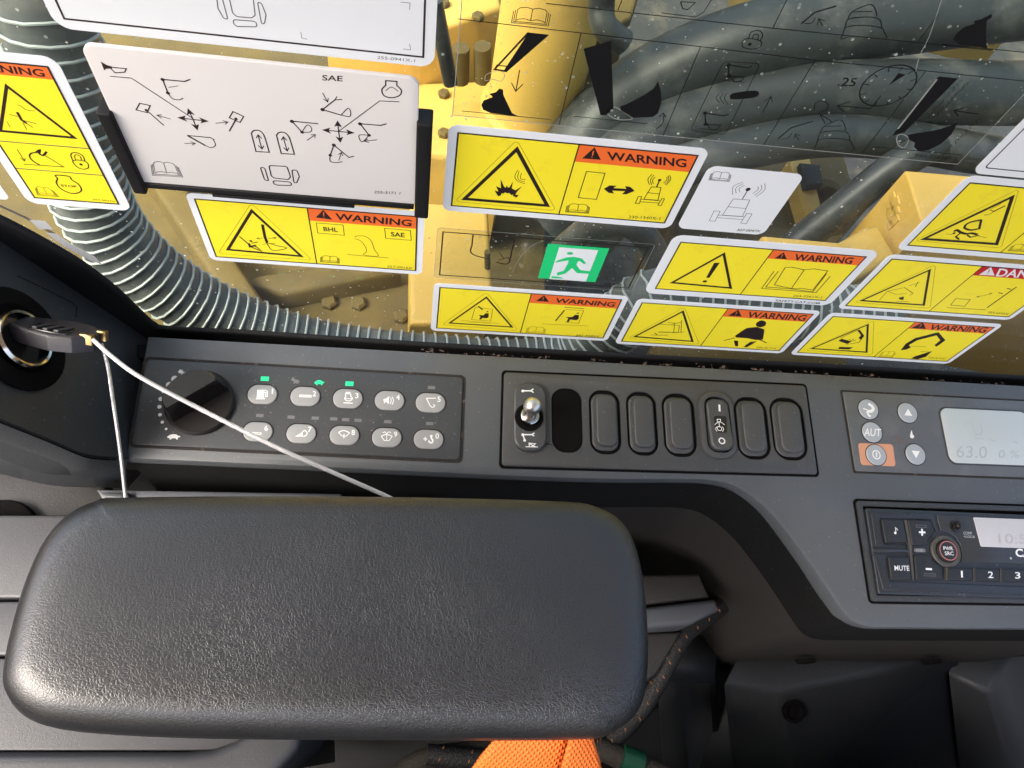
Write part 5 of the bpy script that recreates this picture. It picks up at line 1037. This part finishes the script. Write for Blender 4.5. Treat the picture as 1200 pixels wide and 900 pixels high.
k = Ink(GL, H3); k.dot(z((585, 700))[0], .8); k.curve(z((585, 685), (610, 672), (640, 690), (690, 705), (740, 700), (790, 712)), 1.5); k.line(z((640, 700), (600, 730), (630, 755)), 1.0); k.line(z((700, 715), (730, 735), (805, 718)), .9); k.line(z((515, 705), (570, 712)), .25); k.line(z((800, 725), (870, 740)), .25); k.done('figure_symbol', 'ink', t)
k = Ink(GL, H3); k.line(z((930, 510), (1035, 458)), .9); k.line(z((905, 490), (1000, 440)), .3); k.curve(z((850, 540), (890, 535), (930, 510), (900, 495)), .4); k.done('arm_symbol', 'ink', t)
book(GL, z((1110, 790), (1300, 800), (1240, 862), (1060, 855)), .35, H3, 'ink_olive', t)

# --- left lock-out sticker --------------------------------------------------------------------
a = Q(0, 50, 7.5); b = Q(0, 150, 7.5)
rTR, rBR, rBL = GL.uv((56.7, 76.7)), GL.uv((140.7, 239.6)), GL.uv((40, 231)); xr = (rTR[0] + rBR[0]) / 2; xl = rBL[0]
t = warn('tall yellow warning sticker with padlock and STOP symbols by the slanted window edge', [px_of((xl, rTR[1])), (56.7, 76.7), (140.7, 239.6), (40, 231)], None, (62, 92.7), a((-365, 222), (400, 303), (-398, 152)), None,
         a((58, 380), (2, 775), (655, 836)), None, 1.3, margin=0.0045, number=('259-5027X', *b((815, 632), (1015, 652), (812, 620))), bars=[(106.7, 173.7), (122.7, 205)])
k = Ink(GL, H3); k.line(a((150, 610), (190, 680), (235, 710)), 1.1); k.line(a((190, 680), (320, 712)), .35); k.line(a((80, 630), (155, 650)), .35); k.line(a((215, 700), (290, 745)), .35); k.line(a((200, 700), (235, 765)), .3); k.line(a((60, 690), (90, 745)), .25); k.curve(a((150, 545), (190, 560), (230, 590), (310, 600)), .25); k.done('figure_symbol', 'ink', t)
k = Ink(GL, H3); k.arrow(b((150, 188), (215, 290)), .35, 1.8); k.done('arrow_symbol', 'ink', t)
k = Ink(GL, H3); k.curve(b((330, 215), (275, 222), (260, 250), (290, 290), (350, 325)), .7); k.line(b((210, 318), (560, 342), (400, 245)), .4); k.curve(b((318, 212), (350, 195), (345, 225), (380, 240), (410, 208)), 1.0); k.done('lever_symbol', 'ink', t)
k = Ink(GL, H3); k.curve(b((640, 290), (690, 282), (760, 300), (778, 345), (740, 362), (690, 350), (655, 320)), .5, True); k.curve(b((640, 285), (622, 240), (640, 218), (690, 222), (730, 250), (745, 290)), .5); k.curve(b((665, 280), (655, 250), (670, 235), (705, 250), (715, 282)), .4); k.dot(b((712, 320))[0], .7); k.done('padlock_symbol', 'ink', t)
k = Ink(GL, H3); k.curve(b((490, 415), (605, 425), (630, 455), (690, 495), (715, 545), (680, 572), (610, 570), (530, 530), (495, 480), (505, 445)), .65, True); k.done('engine_symbol', 'ink', t)
text('lettering', GL, 'STOP', *b((540, 515), (680, 525), (528, 495)), H3, 'ink', t, .02)
book(GL, b((300, 505), (450, 530), (515, 605), (330, 590)), .28, H3, 'ink_olive', t)
# corner of a further white sticker at the window edge
u = GL.uv((12.5, 234)); o = slab('white_sticker', GL, rnd(box_pts(u[0] - .06, u[1], u[0], u[1] + .05), .003), 0.00002, H0, 'decal_white'); props(o, 'small plain white sticker at the slanted window edge beside the padlock sticker', 'sticker')

# --- white transmitter sticker ----------------------------------------------------------------
z = Q(790, 180, 7.5)
x0, y0, x1, y1 = rect_uv(GL, [(829, 194), (944, 204), (893, 276), (795, 266)])
t = thing('white_sticker', 'small white sticker with transmitter machine drawing', 'sticker', GL.w(((x0 + x1) / 2, y0)))
slab('backing', GL, rnd(box_pts(x0, y0, x1, y1), .0045, 6), 0.00002, H0, 'decal_white', t)
transmitter(GL, z, dict(cab=[(520, 398), (665, 408), (600, 553), (425, 540)], mid=[(470, 466), (635, 484)], w1=[(352, 503), (405, 508), (358, 595), (308, 590)], w2=[(638, 525), (685, 530), (632, 616), (585, 610)], ax1=[(388, 540), (620, 556)], ax2=[(375, 562), (605, 580)], mast=[(598, 400), (645, 325)], tip=(650, 315), tr=1.2,
            waves=[[(605, 250), (520, 290), (515, 362)], [(610, 265), (545, 300), (545, 350)], [(620, 280), (572, 305), (578, 340)], [(795, 262), (795, 320), (720, 380)], [(765, 275), (768, 315), (705, 368)], [(735, 290), (738, 315), (690, 352)]]), .3, 'ink_soft', t, H1)
book(GL, z((330, 152), (512, 166), (482, 246), (305, 232)), .28, H1, 'ink_soft', t)
text('part_number', GL, '307-0047X', *z((548, 680), (752, 692), (560, 660)), H1, 'ink', t, .01)

# --- large white sticker above the card -------------------------------------------------------
z = Q(250, 0, 4); y = Q(0, 0, 4)
ui, ur = GL.uv((75, 20)), GL.uv((496, 67.5)); x0, x1, y0, y1 = ui[0], ur[0], (ui[1] + ur[1]) / 2, (ui[1] + ur[1]) / 2 + .075; mg = .0045
t = thing('white_sticker', 'large white bordered sticker with seat outline above the card', 'sticker', GL.w(((x0 + x1) / 2, y0)))
slab('backing', GL, rnd(box_pts(x0 - mg, y0 - mg, x1 + mg, y1 + mg), .006, 6), 0.00002, H0, 'decal_white', t)
k = Ink(GL, H1); k.line(box_pts(x0, y0, x1, y1), .8, True, True); k.done('border', 'ink', t)
def seat(fr, zz, S, w, h, m, t):
    for nm, pts in S: k = Ink(fr, h); k.line([p for p in rnd(ccw([fr.uv(q_, h) for q_ in zz(*pts)]), .0010, 3)], w, True, True); k.done(nm, m, t)
seat(GL, z, [('seat_outline', [(70, -30), (185, -20), (196, 72), (180, 84), (110, 78), (90, 60)]), ('armrest_outline', [(15, -20), (40, -15), (68, 90), (50, 88), (22, 40)]), ('armrest_outline', [(207, 10), (225, 14), (247, 70), (240, 110), (226, 112)]), ('backrest_outline', [(92, 92), (120, 94), (200, 100), (206, 126), (110, 124), (96, 112)])], .38, H1, 'ink_soft', t)
k = Ink(GL, H1); k.line(z((878, 10), (922, 14), (920, 45)), .2); k.line(z((890, 230), (925, 234), (920, 205)), .2); k.line(z((410, 150), (414, 178), (440, 184)), .2); k.done('corner_mark', 'ink_soft', t)
text('part_number', GL, '255-0941X-1', *z((768, 276), (945, 292), (768, 262)), H1, 'ink_soft', t, .0)

# --- white sticker at the right edge ----------------------------------------------------------
z = Q(1040, 180, 7.5); u = GL.uv(z((855, 120))[0]); x0, y0, x1, y1 = u[0], u[1], u[0] + .085, u[1] + .075; mg = .0042
t = thing('white_sticker', 'white bordered sticker at the window end above the grab sticker', 'sticker', GL.w((x0 + .04, y0)))
slab('backing', GL, rnd(box_pts(x0 - mg, y0 - mg, x1 + mg, y1 + mg), .005, 6), 0.00002, H0, 'decal_white', t)
k = Ink(GL, H1); k.line(rnd(box_pts(x0, y0, x1, y1), .0015, 3), .6, True, True); k.done('border', 'ink', t)
k = Ink(GL, H1); k.arrow([px_of((x0 + .012, y0 + .012)), px_of((x0 + .020, y0 + .018))], .5, 3); k.done('arrow_symbol', 'ink', t)

# --- emergency exit sticker -------------------------------------------------------------------
z = Q(490, 230, 4)
x0, y0, x1, y1 = rect_uv(GL, [(519.5, 271), (760, 290), (736, 337.5), (515, 321)])
t = thing('exit_sticker', 'clear sticker with green running man exit sign', 'sticker', GL.w(((x0 + x1) / 2, y0)))
slab('clear_backing', GL, rnd(box_pts(x0 - .003, y0 - .003, x1 + .003, y1 + .0032), .002, 4), 0.00002, H0, 'clear_film', t)
k = Ink(GL, H0 + .00006); k.line(rnd(box_pts(x0 - .003, y0 - .003, x1 + .003, y1 + .0032), .002, 4), .22, True, True); k.done('film_edge', 'film_edge', t)
k = Ink(GL, H1); k.line(box_pts(x0, y0, x1, y1), .75, True, True); k.done('border', 'ink', t)
g = rect_uv(GL, z((606, 220), (890, 243), (835, 402), (564, 380)))
slab('green_panel', GL, box_pts(*g), H0, H1 + .00004, 'decal_green', t)
w_ = rect_uv(GL, z((658, 235), (832, 250), (797, 398), (618, 385)))
k = Ink(GL, H2 + .00004); k.poly(box_pts(*w_)); k.done('doorway', 'decal_white', t)
k = Ink(GL, H3 + .00004); k.dot(z((712, 268))[0], 1.75, asp=.72); k.fill(z((655, 300), (698, 286), (730, 284), (768, 292), (788, 314), (776, 318), (758, 304), (748, 306), (742, 322), (760, 346), (808, 352), (812, 364), (745, 360), (722, 336), (690, 362), (652, 372), (650, 358), (682, 350), (702, 316), (706, 300), (682, 304), (640, 312))); k.done('running_man', 'decal_green', t)
k = Ink(GL, H3 + .00004); k.fill(z((628, 374), (672, 380), (680, 386), (622, 384))); k.done('foot_symbol', 'decal_green', t)
k = Ink(GL, H1); k.curve(z((258, 180), (252, 230), (246, 258), (265, 276), (320, 292), (330, 294)), .75, k=4); k.line(z((258, 180), (258, 178)), .5); k.curve(z((365, 308), (408, 318), (428, 306), (438, 262), (450, 212), (440, 198), (405, 190)), .75, k=4); k.line(z((258, 178), (405, 190)), .5); k.done('window_outline', 'ink', t)
k = Ink(GL, H1); k.line(z((378, 262), (402, 292), (375, 300)), .4); k.line(z((402, 292), (420, 285), (428, 298)), .4); k.done('hammer_symbol', 'ink', t)
text('part_number', GL, '358-2381-2', *z((868, 415), (972, 423), (872, 405)), H1, 'ink', t, .0)
k = Ink(GL, .0003); k.curve(z((440, 360), (470, 300), (520, 240), (590, 208)), .25); k.done('scratch', 'film_edge', t)

# --- clear lifting chart film -----------------------------------------------------------------
x0 = GL.uv((534, 90))[0]; br = GL.uv((1122, 192)); y0 = br[1]; x1 = br[0]; y1 = .30
t = thing('clear_chart_film', 'clear film printed with black digging and hand signal drawings', 'sticker', GL.w(((x0 + x1) / 2, y0)))
slab('film', GL, box_pts(x0, y0, x1, y1), 0.00002, H0, 'clear_film', t)
k = Ink(GL, H0 + .00006); k.line([(x0, y1), (x0, y0), (x1, y0), (x1, y1)], .35, False, True); k.done('film_edge', 'film_edge', t)
k = Ink(GL, H0 + .00006); k.curve([(1105, -5), (1090, 40), (1078, 65), (1073, 84)], .3); k.done('film_crease', 'film_edge', t)
INK = 'ink_film'
def grid(nm, *ls):
    for l_ in ls: k = Ink(GL, H1); k.line(l_, .36); k.done(nm, INK, t)
grid('grid_line', [(640, 4), (905, 33), (1037, 46), (1162, 59)], [(536, 22), (680, 38.5), (820, 54.5), (955, 70.5), (1075, 82), (1200, 95)], [(681, 38.7), (655, 147)], [(821, 55), (777, 159)], [(955, 71), (895, 170)], [(1085, 83), (1010, 180)], [(922, 0), (905, 34)], [(1100, 17), (1075, 50)], [(729, 0), (724, 12)])
z = Q(500, 0, 4)
book(GL, z((412, 28), (585, 42), (570, 122), (398, 106)), .3, H1, INK, t)
k = Ink(GL, H1); k.fill(z((478, 152), (575, 163), (378, 335), (362, 330))); k.done('boom_drawing', INK, t)
k = Ink(GL, H1); k.line(z((478, 152), (318, 325), (378, 335)), .8); k.line(z((318, 325), (330, 305), (385, 312)), .5); k.done('stick_drawing', INK, t)
k = Ink(GL, H1); k.curve(z((320, 335), (280, 350), (275, 378), (310, 372), (350, 380), (365, 350), (340, 330)), .35, True); k.done('linkage_drawing', 'film_edge', t)
k = Ink(GL, H1); k.fill(z((295, 440), (325, 432), (340, 415), (358, 420), (360, 445), (400, 530), (430, 545), (300, 530), (265, 515), (256, 492), (268, 470), (310, 455))); k.done('bucket_drawing', INK, t)
k = Ink(GL, H1); k.arrow(z((436, 328), (418, 428)), .45, 4); k.done('arrow', INK, t)
grid('ground_line', z((165, 520), (580, 560)), z((690, 545), (1035, 580)))
k = Ink(GL, H1); k.fill(z((735, 228), (864, 192), (876, 510), (840, 540), (815, 540))); k.done('boom_drawing', INK, t)
k = Ink(GL, H1); k.curve(z((850, 515), (880, 502), (915, 520), (965, 555), (920, 562), (880, 555), (850, 535)), .4, True); k.dot(z((868, 518))[0], .6); k.dot(z((898, 552))[0], .6); k.done('linkage_drawing', 'film_edge', t)
k = Ink(GL, H1); k.fill(z((905, 498), (935, 490), (1020, 445), (1065, 415), (1085, 380), (1098, 430), (1100, 480), (1085, 530), (1060, 548), (965, 552), (940, 535), (912, 520))); k.done('bucket_drawing', INK, t)
k = Ink(GL, H1); k.curve(z((1075, 606), (1105, 580), (1110, 540)), .4); k.line(z((1092, 548), (1108, 530), (1122, 550)), .4); k.done('arrow', INK, t)
z = Q(700, 0, 4)
k = Ink(GL, H1); k.curve(z((690, 185), (730, 182), (768, 195), (760, 222), (720, 230), (680, 218)), .4, True, 4); k.curve(z((708, 185), (722, 150), (760, 145), (775, 165), (762, 192)), .4); k.curve(z((725, 182), (735, 162), (755, 165), (750, 190)), .35); k.dot(z((715, 207))[0], .7); k.done('padlock_drawing', INK, t)
k = Ink(GL, H1); k.line([p for p in rnd(ccw([GL.uv(q_, H1) for q_ in z((592, 288), (765, 298), (600, 632), (435, 612))]), .002, 4)], .3, True, True); k.done('lever_frame', INK, t)
for dx, dy in ((0, 0), (-110, 225)):
    k = Ink(GL, H1); k.line(z((725 + dx, 310 + dy), (705 + dx, 318 + dy), (615 + dx, 305 + dy), (618 + dx, 358 + dy), (690 + dx, 362 + dy)), .55); k.line(z((590 + dx, 378 + dy), (690 + dx, 385 + dy)), .3); k.curve(z((625 + dx, 360 + dy), (645 + dx, 382 + dy), (670 + dx, 380 + dy), (688 + dx, 362 + dy)), .4); k.dot(z((615 + dx, 305 + dy))[0], .9); k.dot(z((617 + dx, 357 + dy))[0], .9); k.done('excavator_drawing', INK, t)
k = Ink(GL, H1); k.blob(z((622, 450), (640, 436), (720, 425), (755, 430), (752, 450), (720, 460), (645, 466), (625, 464))); k.done('lever_handle', INK, t)
for i in range(3): k = Ink(GL, H1); k.curve(z((608 - 18 * i, 436 + 2 * i), (596 - 20 * i, 460), (612 - 18 * i, 490 - 4 * i)), .28); k.done('motion_mark', INK, t)
k = Ink(GL, H1); k.arrow(z((775, 528), (815, 452)), .4, 3); k.done('arrow', INK, t)
z = Q(900, 0, 4)
def hand(dx, dy, s, top=True):
    f_ = lambda *a_: z(*[(dx + p[0] * s, dy + p[1] * s) for p in a_])
    k = Ink(GL, H1)
    k.curve(f_((0, 120), (12, 95), (60, 85), (130, 88), (175, 98), (180, 112)), .4); k.curve(f_((0, 120), (10, 90), (20, 60), (60, 50), (130, 48), (165, 62), (172, 96)), .4); k.curve(f_((20, 60), (40, 25), (90, 0), (125, -8), (145, 15), (150, 45)), .4); k.curve(f_((0, 120), (-8, 145), (40, 130)), .4); k.curve(f_((180, 112), (195, 135), (180, 150)), .4); k.line(f_((40, 25), (130, 22)), .35); k.done('hand_drawing', INK, t)
hand(225, 570, .92); hand(352, 30, 1.05)
k = Ink(GL, H1); k.curve(z((215, 520), (222, 485), (255, 472), (282, 490), (272, 515), (240, 530), (285, 560), (300, 575)), .4); k.line(z((240, 530), (268, 580)), .35); k.done('thumb_drawing', INK, t)
for dx, dy in ((0, 0), (110, -540)):
    k = Ink(GL, H1); k.line(z((45 + dx, 652 + dy), (110 + dx, 598 + dy), (210 + dx, 568 + dy)), .6); k.curve(z((60 + dx, 650 + dy), (95 + dx, 648 + dy), (112 + dx, 622 + dy)), .3); k.arrow(z((145 + dx, 660 + dy), (128 + dx, 628 + dy)), .3, 2.4); k.done('arm_drawing', INK, t)
text('lettering', GL, '.25', *z((325, 402), (405, 406), (340, 362)), H1, INK, t, .01)
cu = GL.uv(z((562, 405))[0]); 
k = Ink(GL, H1); k.ring(z((562, 404))[0], 11.0, .55, 32, asp=.95); 
for i in range(12):
    a_ = R(90 - 30 * i); d_ = Vector((math.cos(a_), math.sin(a_) * .95)); k.line([tuple(Vector(cu) + d_ * .0085), tuple(Vector(cu) + d_ * .0108)], .4, False, True)
k.done('gauge_drawing', INK, t)
k = Ink(GL, H1); k.fill(z((568, 398), (612, 342), (645, 350))); k.done('gauge_needle', INK, t)
k = Ink(GL, H1); k.arrow(z((528, 450), (480, 510), (325, 495)), .45, 4.5); k.done('arrow', INK, t)
k = Ink(GL, H1); k.fill(z((800, 358), (890, 368), (640, 620), (585, 636), (590, 625))); k.done('boom_drawing', INK, t)
k = Ink(GL, H1 + .00008); k.line(z((792, 372), (608, 605)), .8); k.done('boom_gap', 'film_edge', t)
k = Ink(GL, H1); k.curve(z((605, 640), (630, 630), (660, 650), (640, 690), (610, 680)), .4, True); k.dot(z((617, 662))[0], .7); k.done('linkage_drawing', 'film_edge', t)
k = Ink(GL, H1); k.fill(z((655, 632), (690, 625), (780, 612), (850, 592), (890, 572), (860, 630), (810, 675), (750, 705), (705, 708), (685, 690), (688, 668), (660, 655))); k.done('bucket_drawing', INK, t)
k = Ink(GL, H1); k.arrow(z((985, 535), (872, 518)), .45, 4); k.done('arrow', INK, t)
grid('ground_line', z((495, 688), (900, 725)), z((815, 208), (1200, 245)))
k = Ink(GL, H1); k.fill(z((868, 185), (885, 155), (920, 128), (968, 112), (965, 98), (1000, 90), (1048, 65), (1050, 80), (1025, 98), (1022, 190), (1028, 228), (1000, 222), (900, 212))); k.done('bucket_drawing', INK, t)
text('part_number', GL, 'MH-255189-2', *z((692, 735), (885, 752), (695, 722)), H1, INK, t, .0)
rr = random.Random(9)
for ln in (((905, 375), (735, 560)), ((935, 385), (770, 555)), ((985, 560), (850, 690))):
    k = Ink(GL, H1)
    for i in range(22):
        tt = i / 22; p = (ln[0][0] + (ln[1][0] - ln[0][0]) * tt + rr.uniform(-6, 6), ln[0][1] + (ln[1][1] - ln[0][1]) * tt); k.line(z(p, (p[0] + 8, p[1] + 1)), .3)
    o = k.done('spray_marks', INK, t); o['kind'] = 'stuff'
z = Q(700, 0, 4)
k = Ink(GL, H1); k.line(z((540, -10), (500, 55), (460, 80), (300, 60)), .3); k.line(z((390, 8), (460, 12), (425, 45), (400, 40), (390, 8)), .35); k.done('bucket_outline', INK, t)

# ================================================================== CONTROL PATTERN CARD IN ITS HOLDER
hd_ = thing('card_holder', 'black plastic clip rails holding the white control card', 'card holder', GL.at((330, 240), .003))
z = Q(0, 0, 4); y = Q(250, 0, 4)
x0, y0, x1, y1 = rect_uv(CD, [(93, 51), (492, 93), (487, 240), (166, 213)])
HF = Frame((0, 0, 0), (1, 0, 0), (0, -1, 0))
yl = CD.uv((118, 128))[1]; yr = CD.uv((500, 150))[1]
slab('left_rail', HF, rnd(box_pts(x0 - .005, y0 - .006, x0 + .001, yl), .001, 3), .0, .0095, 'rubber', hd_, bev=.001)
slab('right_rail', HF, rnd(box_pts(x1 - .0006, y0 - .0075, x1 + .0062, yr + .004), .001, 3), .0, .0095, 'rubber', hd_, bev=.001)
slab('bottom_rail', HF, box_pts(x0 - .004, y0 - .0036, x1 - .001, y0 + .0002), .0, .0078, 'rubber', hd_, bev=.001)
slab('lower_bar', HF, box_pts(x0 + .030, y0 - .0068, x1 - .030, y0 - .0050), .0, .0070, 'rubber', hd_, bev=.0006)
cdn = thing('control_card', 'white plastic card printed with lever pattern symbols and SAE', 'card', CD.w(((x0 + x1) / 2, y0)))
slab('card', CD, rnd(box_pts(x0, y0, x1, y1), [.0012, .0012, .0045, .0045], 6), -.0016, 0, 'card_white', cdn, bev=.0005)
HC = .00006
def cs(nm, f_): k = Ink(CD, HC); f_(k); k.done(nm, 'ink', cdn)
cs('horn_symbol', lambda k: (k.fill(z((472, 288), (500, 305), (525, 312), (525, 322), (498, 322), (488, 330))), k.line(z((520, 315), (592, 322), (585, 338), (540, 342), (520, 322)), .45)))
cs('leader_line', lambda k: k.line(z((515, 357), (615, 366), (905, 556)), .4))
def cross(zz, c, L_, R_, U_, D_):
    for e in (L_, R_, U_, D_): 
        k = Ink(CD, HC); k.line(zz(c, e), .5); P = [Vector(CD.uv(p, HC)) for p in zz(c, e)]; d_ = (P[1] - P[0]).normalized(); n2 = Vector((-d_.y, d_.x)); k.poly([tuple(P[1] + d_ * .0012), tuple(P[1] - d_ * .0025 + n2 * .0017), tuple(P[1] - d_ * .0016), tuple(P[1] - d_ * .0025 - n2 * .0017)]); k.done('arrow_symbol', 'ink', cdn)
cross(z, (905, 560), (845, 553), (965, 567), (885, 518), (922, 602)); cross(y, (587, 616), (522, 610), (650, 622), (583, 575), (594, 660))
cs('boom_symbol', lambda k: (k.line(z((892, 372), (865, 382), (762, 372), (788, 438)), .55), k.curve(z((788, 438), (808, 462), (840, 468), (858, 460)), .4), k.line(z((790, 410), (835, 402)), .3), k.dot(z((762, 373))[0], .8), k.dot(z((787, 436))[0], .8)))
cs('swing_symbol', lambda k: (k.line(z((655, 484), (704, 495), (690, 528), (638, 515)), .5, True), k.line(z((685, 515), (768, 588)), .5), k.dot(z((686, 517))[0], .7), k.arrow(z((800, 558), (735, 540)), .35, 1.8)))
cs('swing_symbol', lambda k: (k.line(z((1092, 523), (1142, 546), (1125, 574), (1075, 552)), .5, True), k.line(z((1108, 556), (1075, 615)), .6), k.dot(z((1106, 557))[0], .7), k.arrow(z((1010, 578), (1068, 572)), .35, 1.8)))
cs('boom_symbol', lambda k: (k.line(z((878, 635), (985, 645), (1005, 655)), .5), k.line(z((878, 635), (962, 682)), .8), k.curve(z((962, 682), (990, 692), (1010, 680), (1000, 655)), .4), k.arrow(z((865, 672), (915, 672)), .35, 1.8)))
for st_ in BOOK: pass
book(CD, z((705, 752), (825, 762), (856, 830), (715, 822)), .35, HC, 'ink_soft', cdn)
text('lettering', CD, 'SAE', *y((510, 377), (606, 382), (510, 351)), HC, 'ink', cdn, .015)
cs('engine_symbol', lambda k: (k.curve(y((808, 400), (790, 420), (800, 448), (835, 458), (872, 448), (882, 425), (862, 402)), .55), k.line(y((808, 402), (808, 378), (860, 382), (860, 404)), .55), k.curve(y((808, 425), (835, 408), (866, 428)), .35)))
cs('leader_line', lambda k: k.line(y((872, 477), (780, 473), (587, 616)), .4))
cs('boom_symbol', lambda k: (k.line(y((570, 468), (512, 514), (600, 540)), .55), k.line(y((570, 468), (580, 452)), .4), k.line(y((570, 468), (604, 466)), .4), k.curve(y((600, 540), (640, 545), (642, 520), (630, 508), (600, 538)), .4), k.dot(y((512, 514))[0], .9), k.arrow(y((512, 435), (536, 478)), .35, 1.8)))
cs('boom_symbol', lambda k: (k.line(y((492, 580), (470, 578), (368, 568), (416, 620)), .55), k.curve(y((416, 620), (455, 618), (460, 600), (440, 586), (416, 618)), .4), k.dot(y((368, 569))[0], .9), k.dot(y((416, 620))[0], .8), k.arrow(y((440, 658), (478, 630)), .35, 1.8)))
cs('boom_symbol', lambda k: (k.line(y((812, 580), (785, 588), (688, 580), (730, 634)), .55), k.curve(y((730, 634), (690, 632), (682, 642), (698, 665), (728, 636)), .4), k.dot(y((688, 581))[0], .9), k.dot(y((730, 634))[0], .8), k.arrow(y((768, 655), (708, 662)), .35, 1.8)))
cs('boom_symbol', lambda k: (k.line(y((660, 732), (635, 738), (565, 680), (548, 728)), .55), k.curve(y((548, 728), (548, 755), (575, 762), (605, 758)), .45), k.dot(y((565, 680))[0], .9), k.dot(y((548, 728))[0], .8), k.arrow(y((588, 752), (600, 715)), .35, 1.8)))
for x_ in (0, 118):
    cs('pedal_symbol', lambda k: k.line(cr(y((178 + x_, 625 + x_ * .08), (190 + x_, 612 + x_ * .08), (215 + x_, 612 + x_ * .08), (235 + x_, 630 + x_ * .08), (248 + x_, 665 + x_ * .08)), 4) + y((262 + x_, 714 + x_ * .08), (200 + x_, 710 + x_ * .08)), .55, True))
    cs('pedal_arrow', lambda k: (k.arrow(y((218 + x_, 665 + x_ * .08), (210 + x_, 632 + x_ * .08)), .45, 2.0), k.arrow(y((218 + x_, 665 + x_ * .08), (228 + x_, 698 + x_ * .08)), .45, 2.0)))
seat(CD, y, [('seat_outline', [(260, 776), (345, 780), (362, 830), (350, 842), (285, 834), (272, 826)]), ('armrest_outline', [(220, 784), (240, 786), (260, 850), (240, 842)]), ('armrest_outline', [(368, 796), (392, 798), (403, 828), (390, 858), (378, 856)]), ('backrest_outline', [(278, 848), (300, 848), (365, 854), (366, 870), (300, 868), (284, 862)])], .55, HC, 'ink', cdn)
text('part_number', CD, '255-3171 1', *Q(200, 200, 4)((953, 106), (1075, 112), (955, 94)), HC, 'ink', cdn, .01)
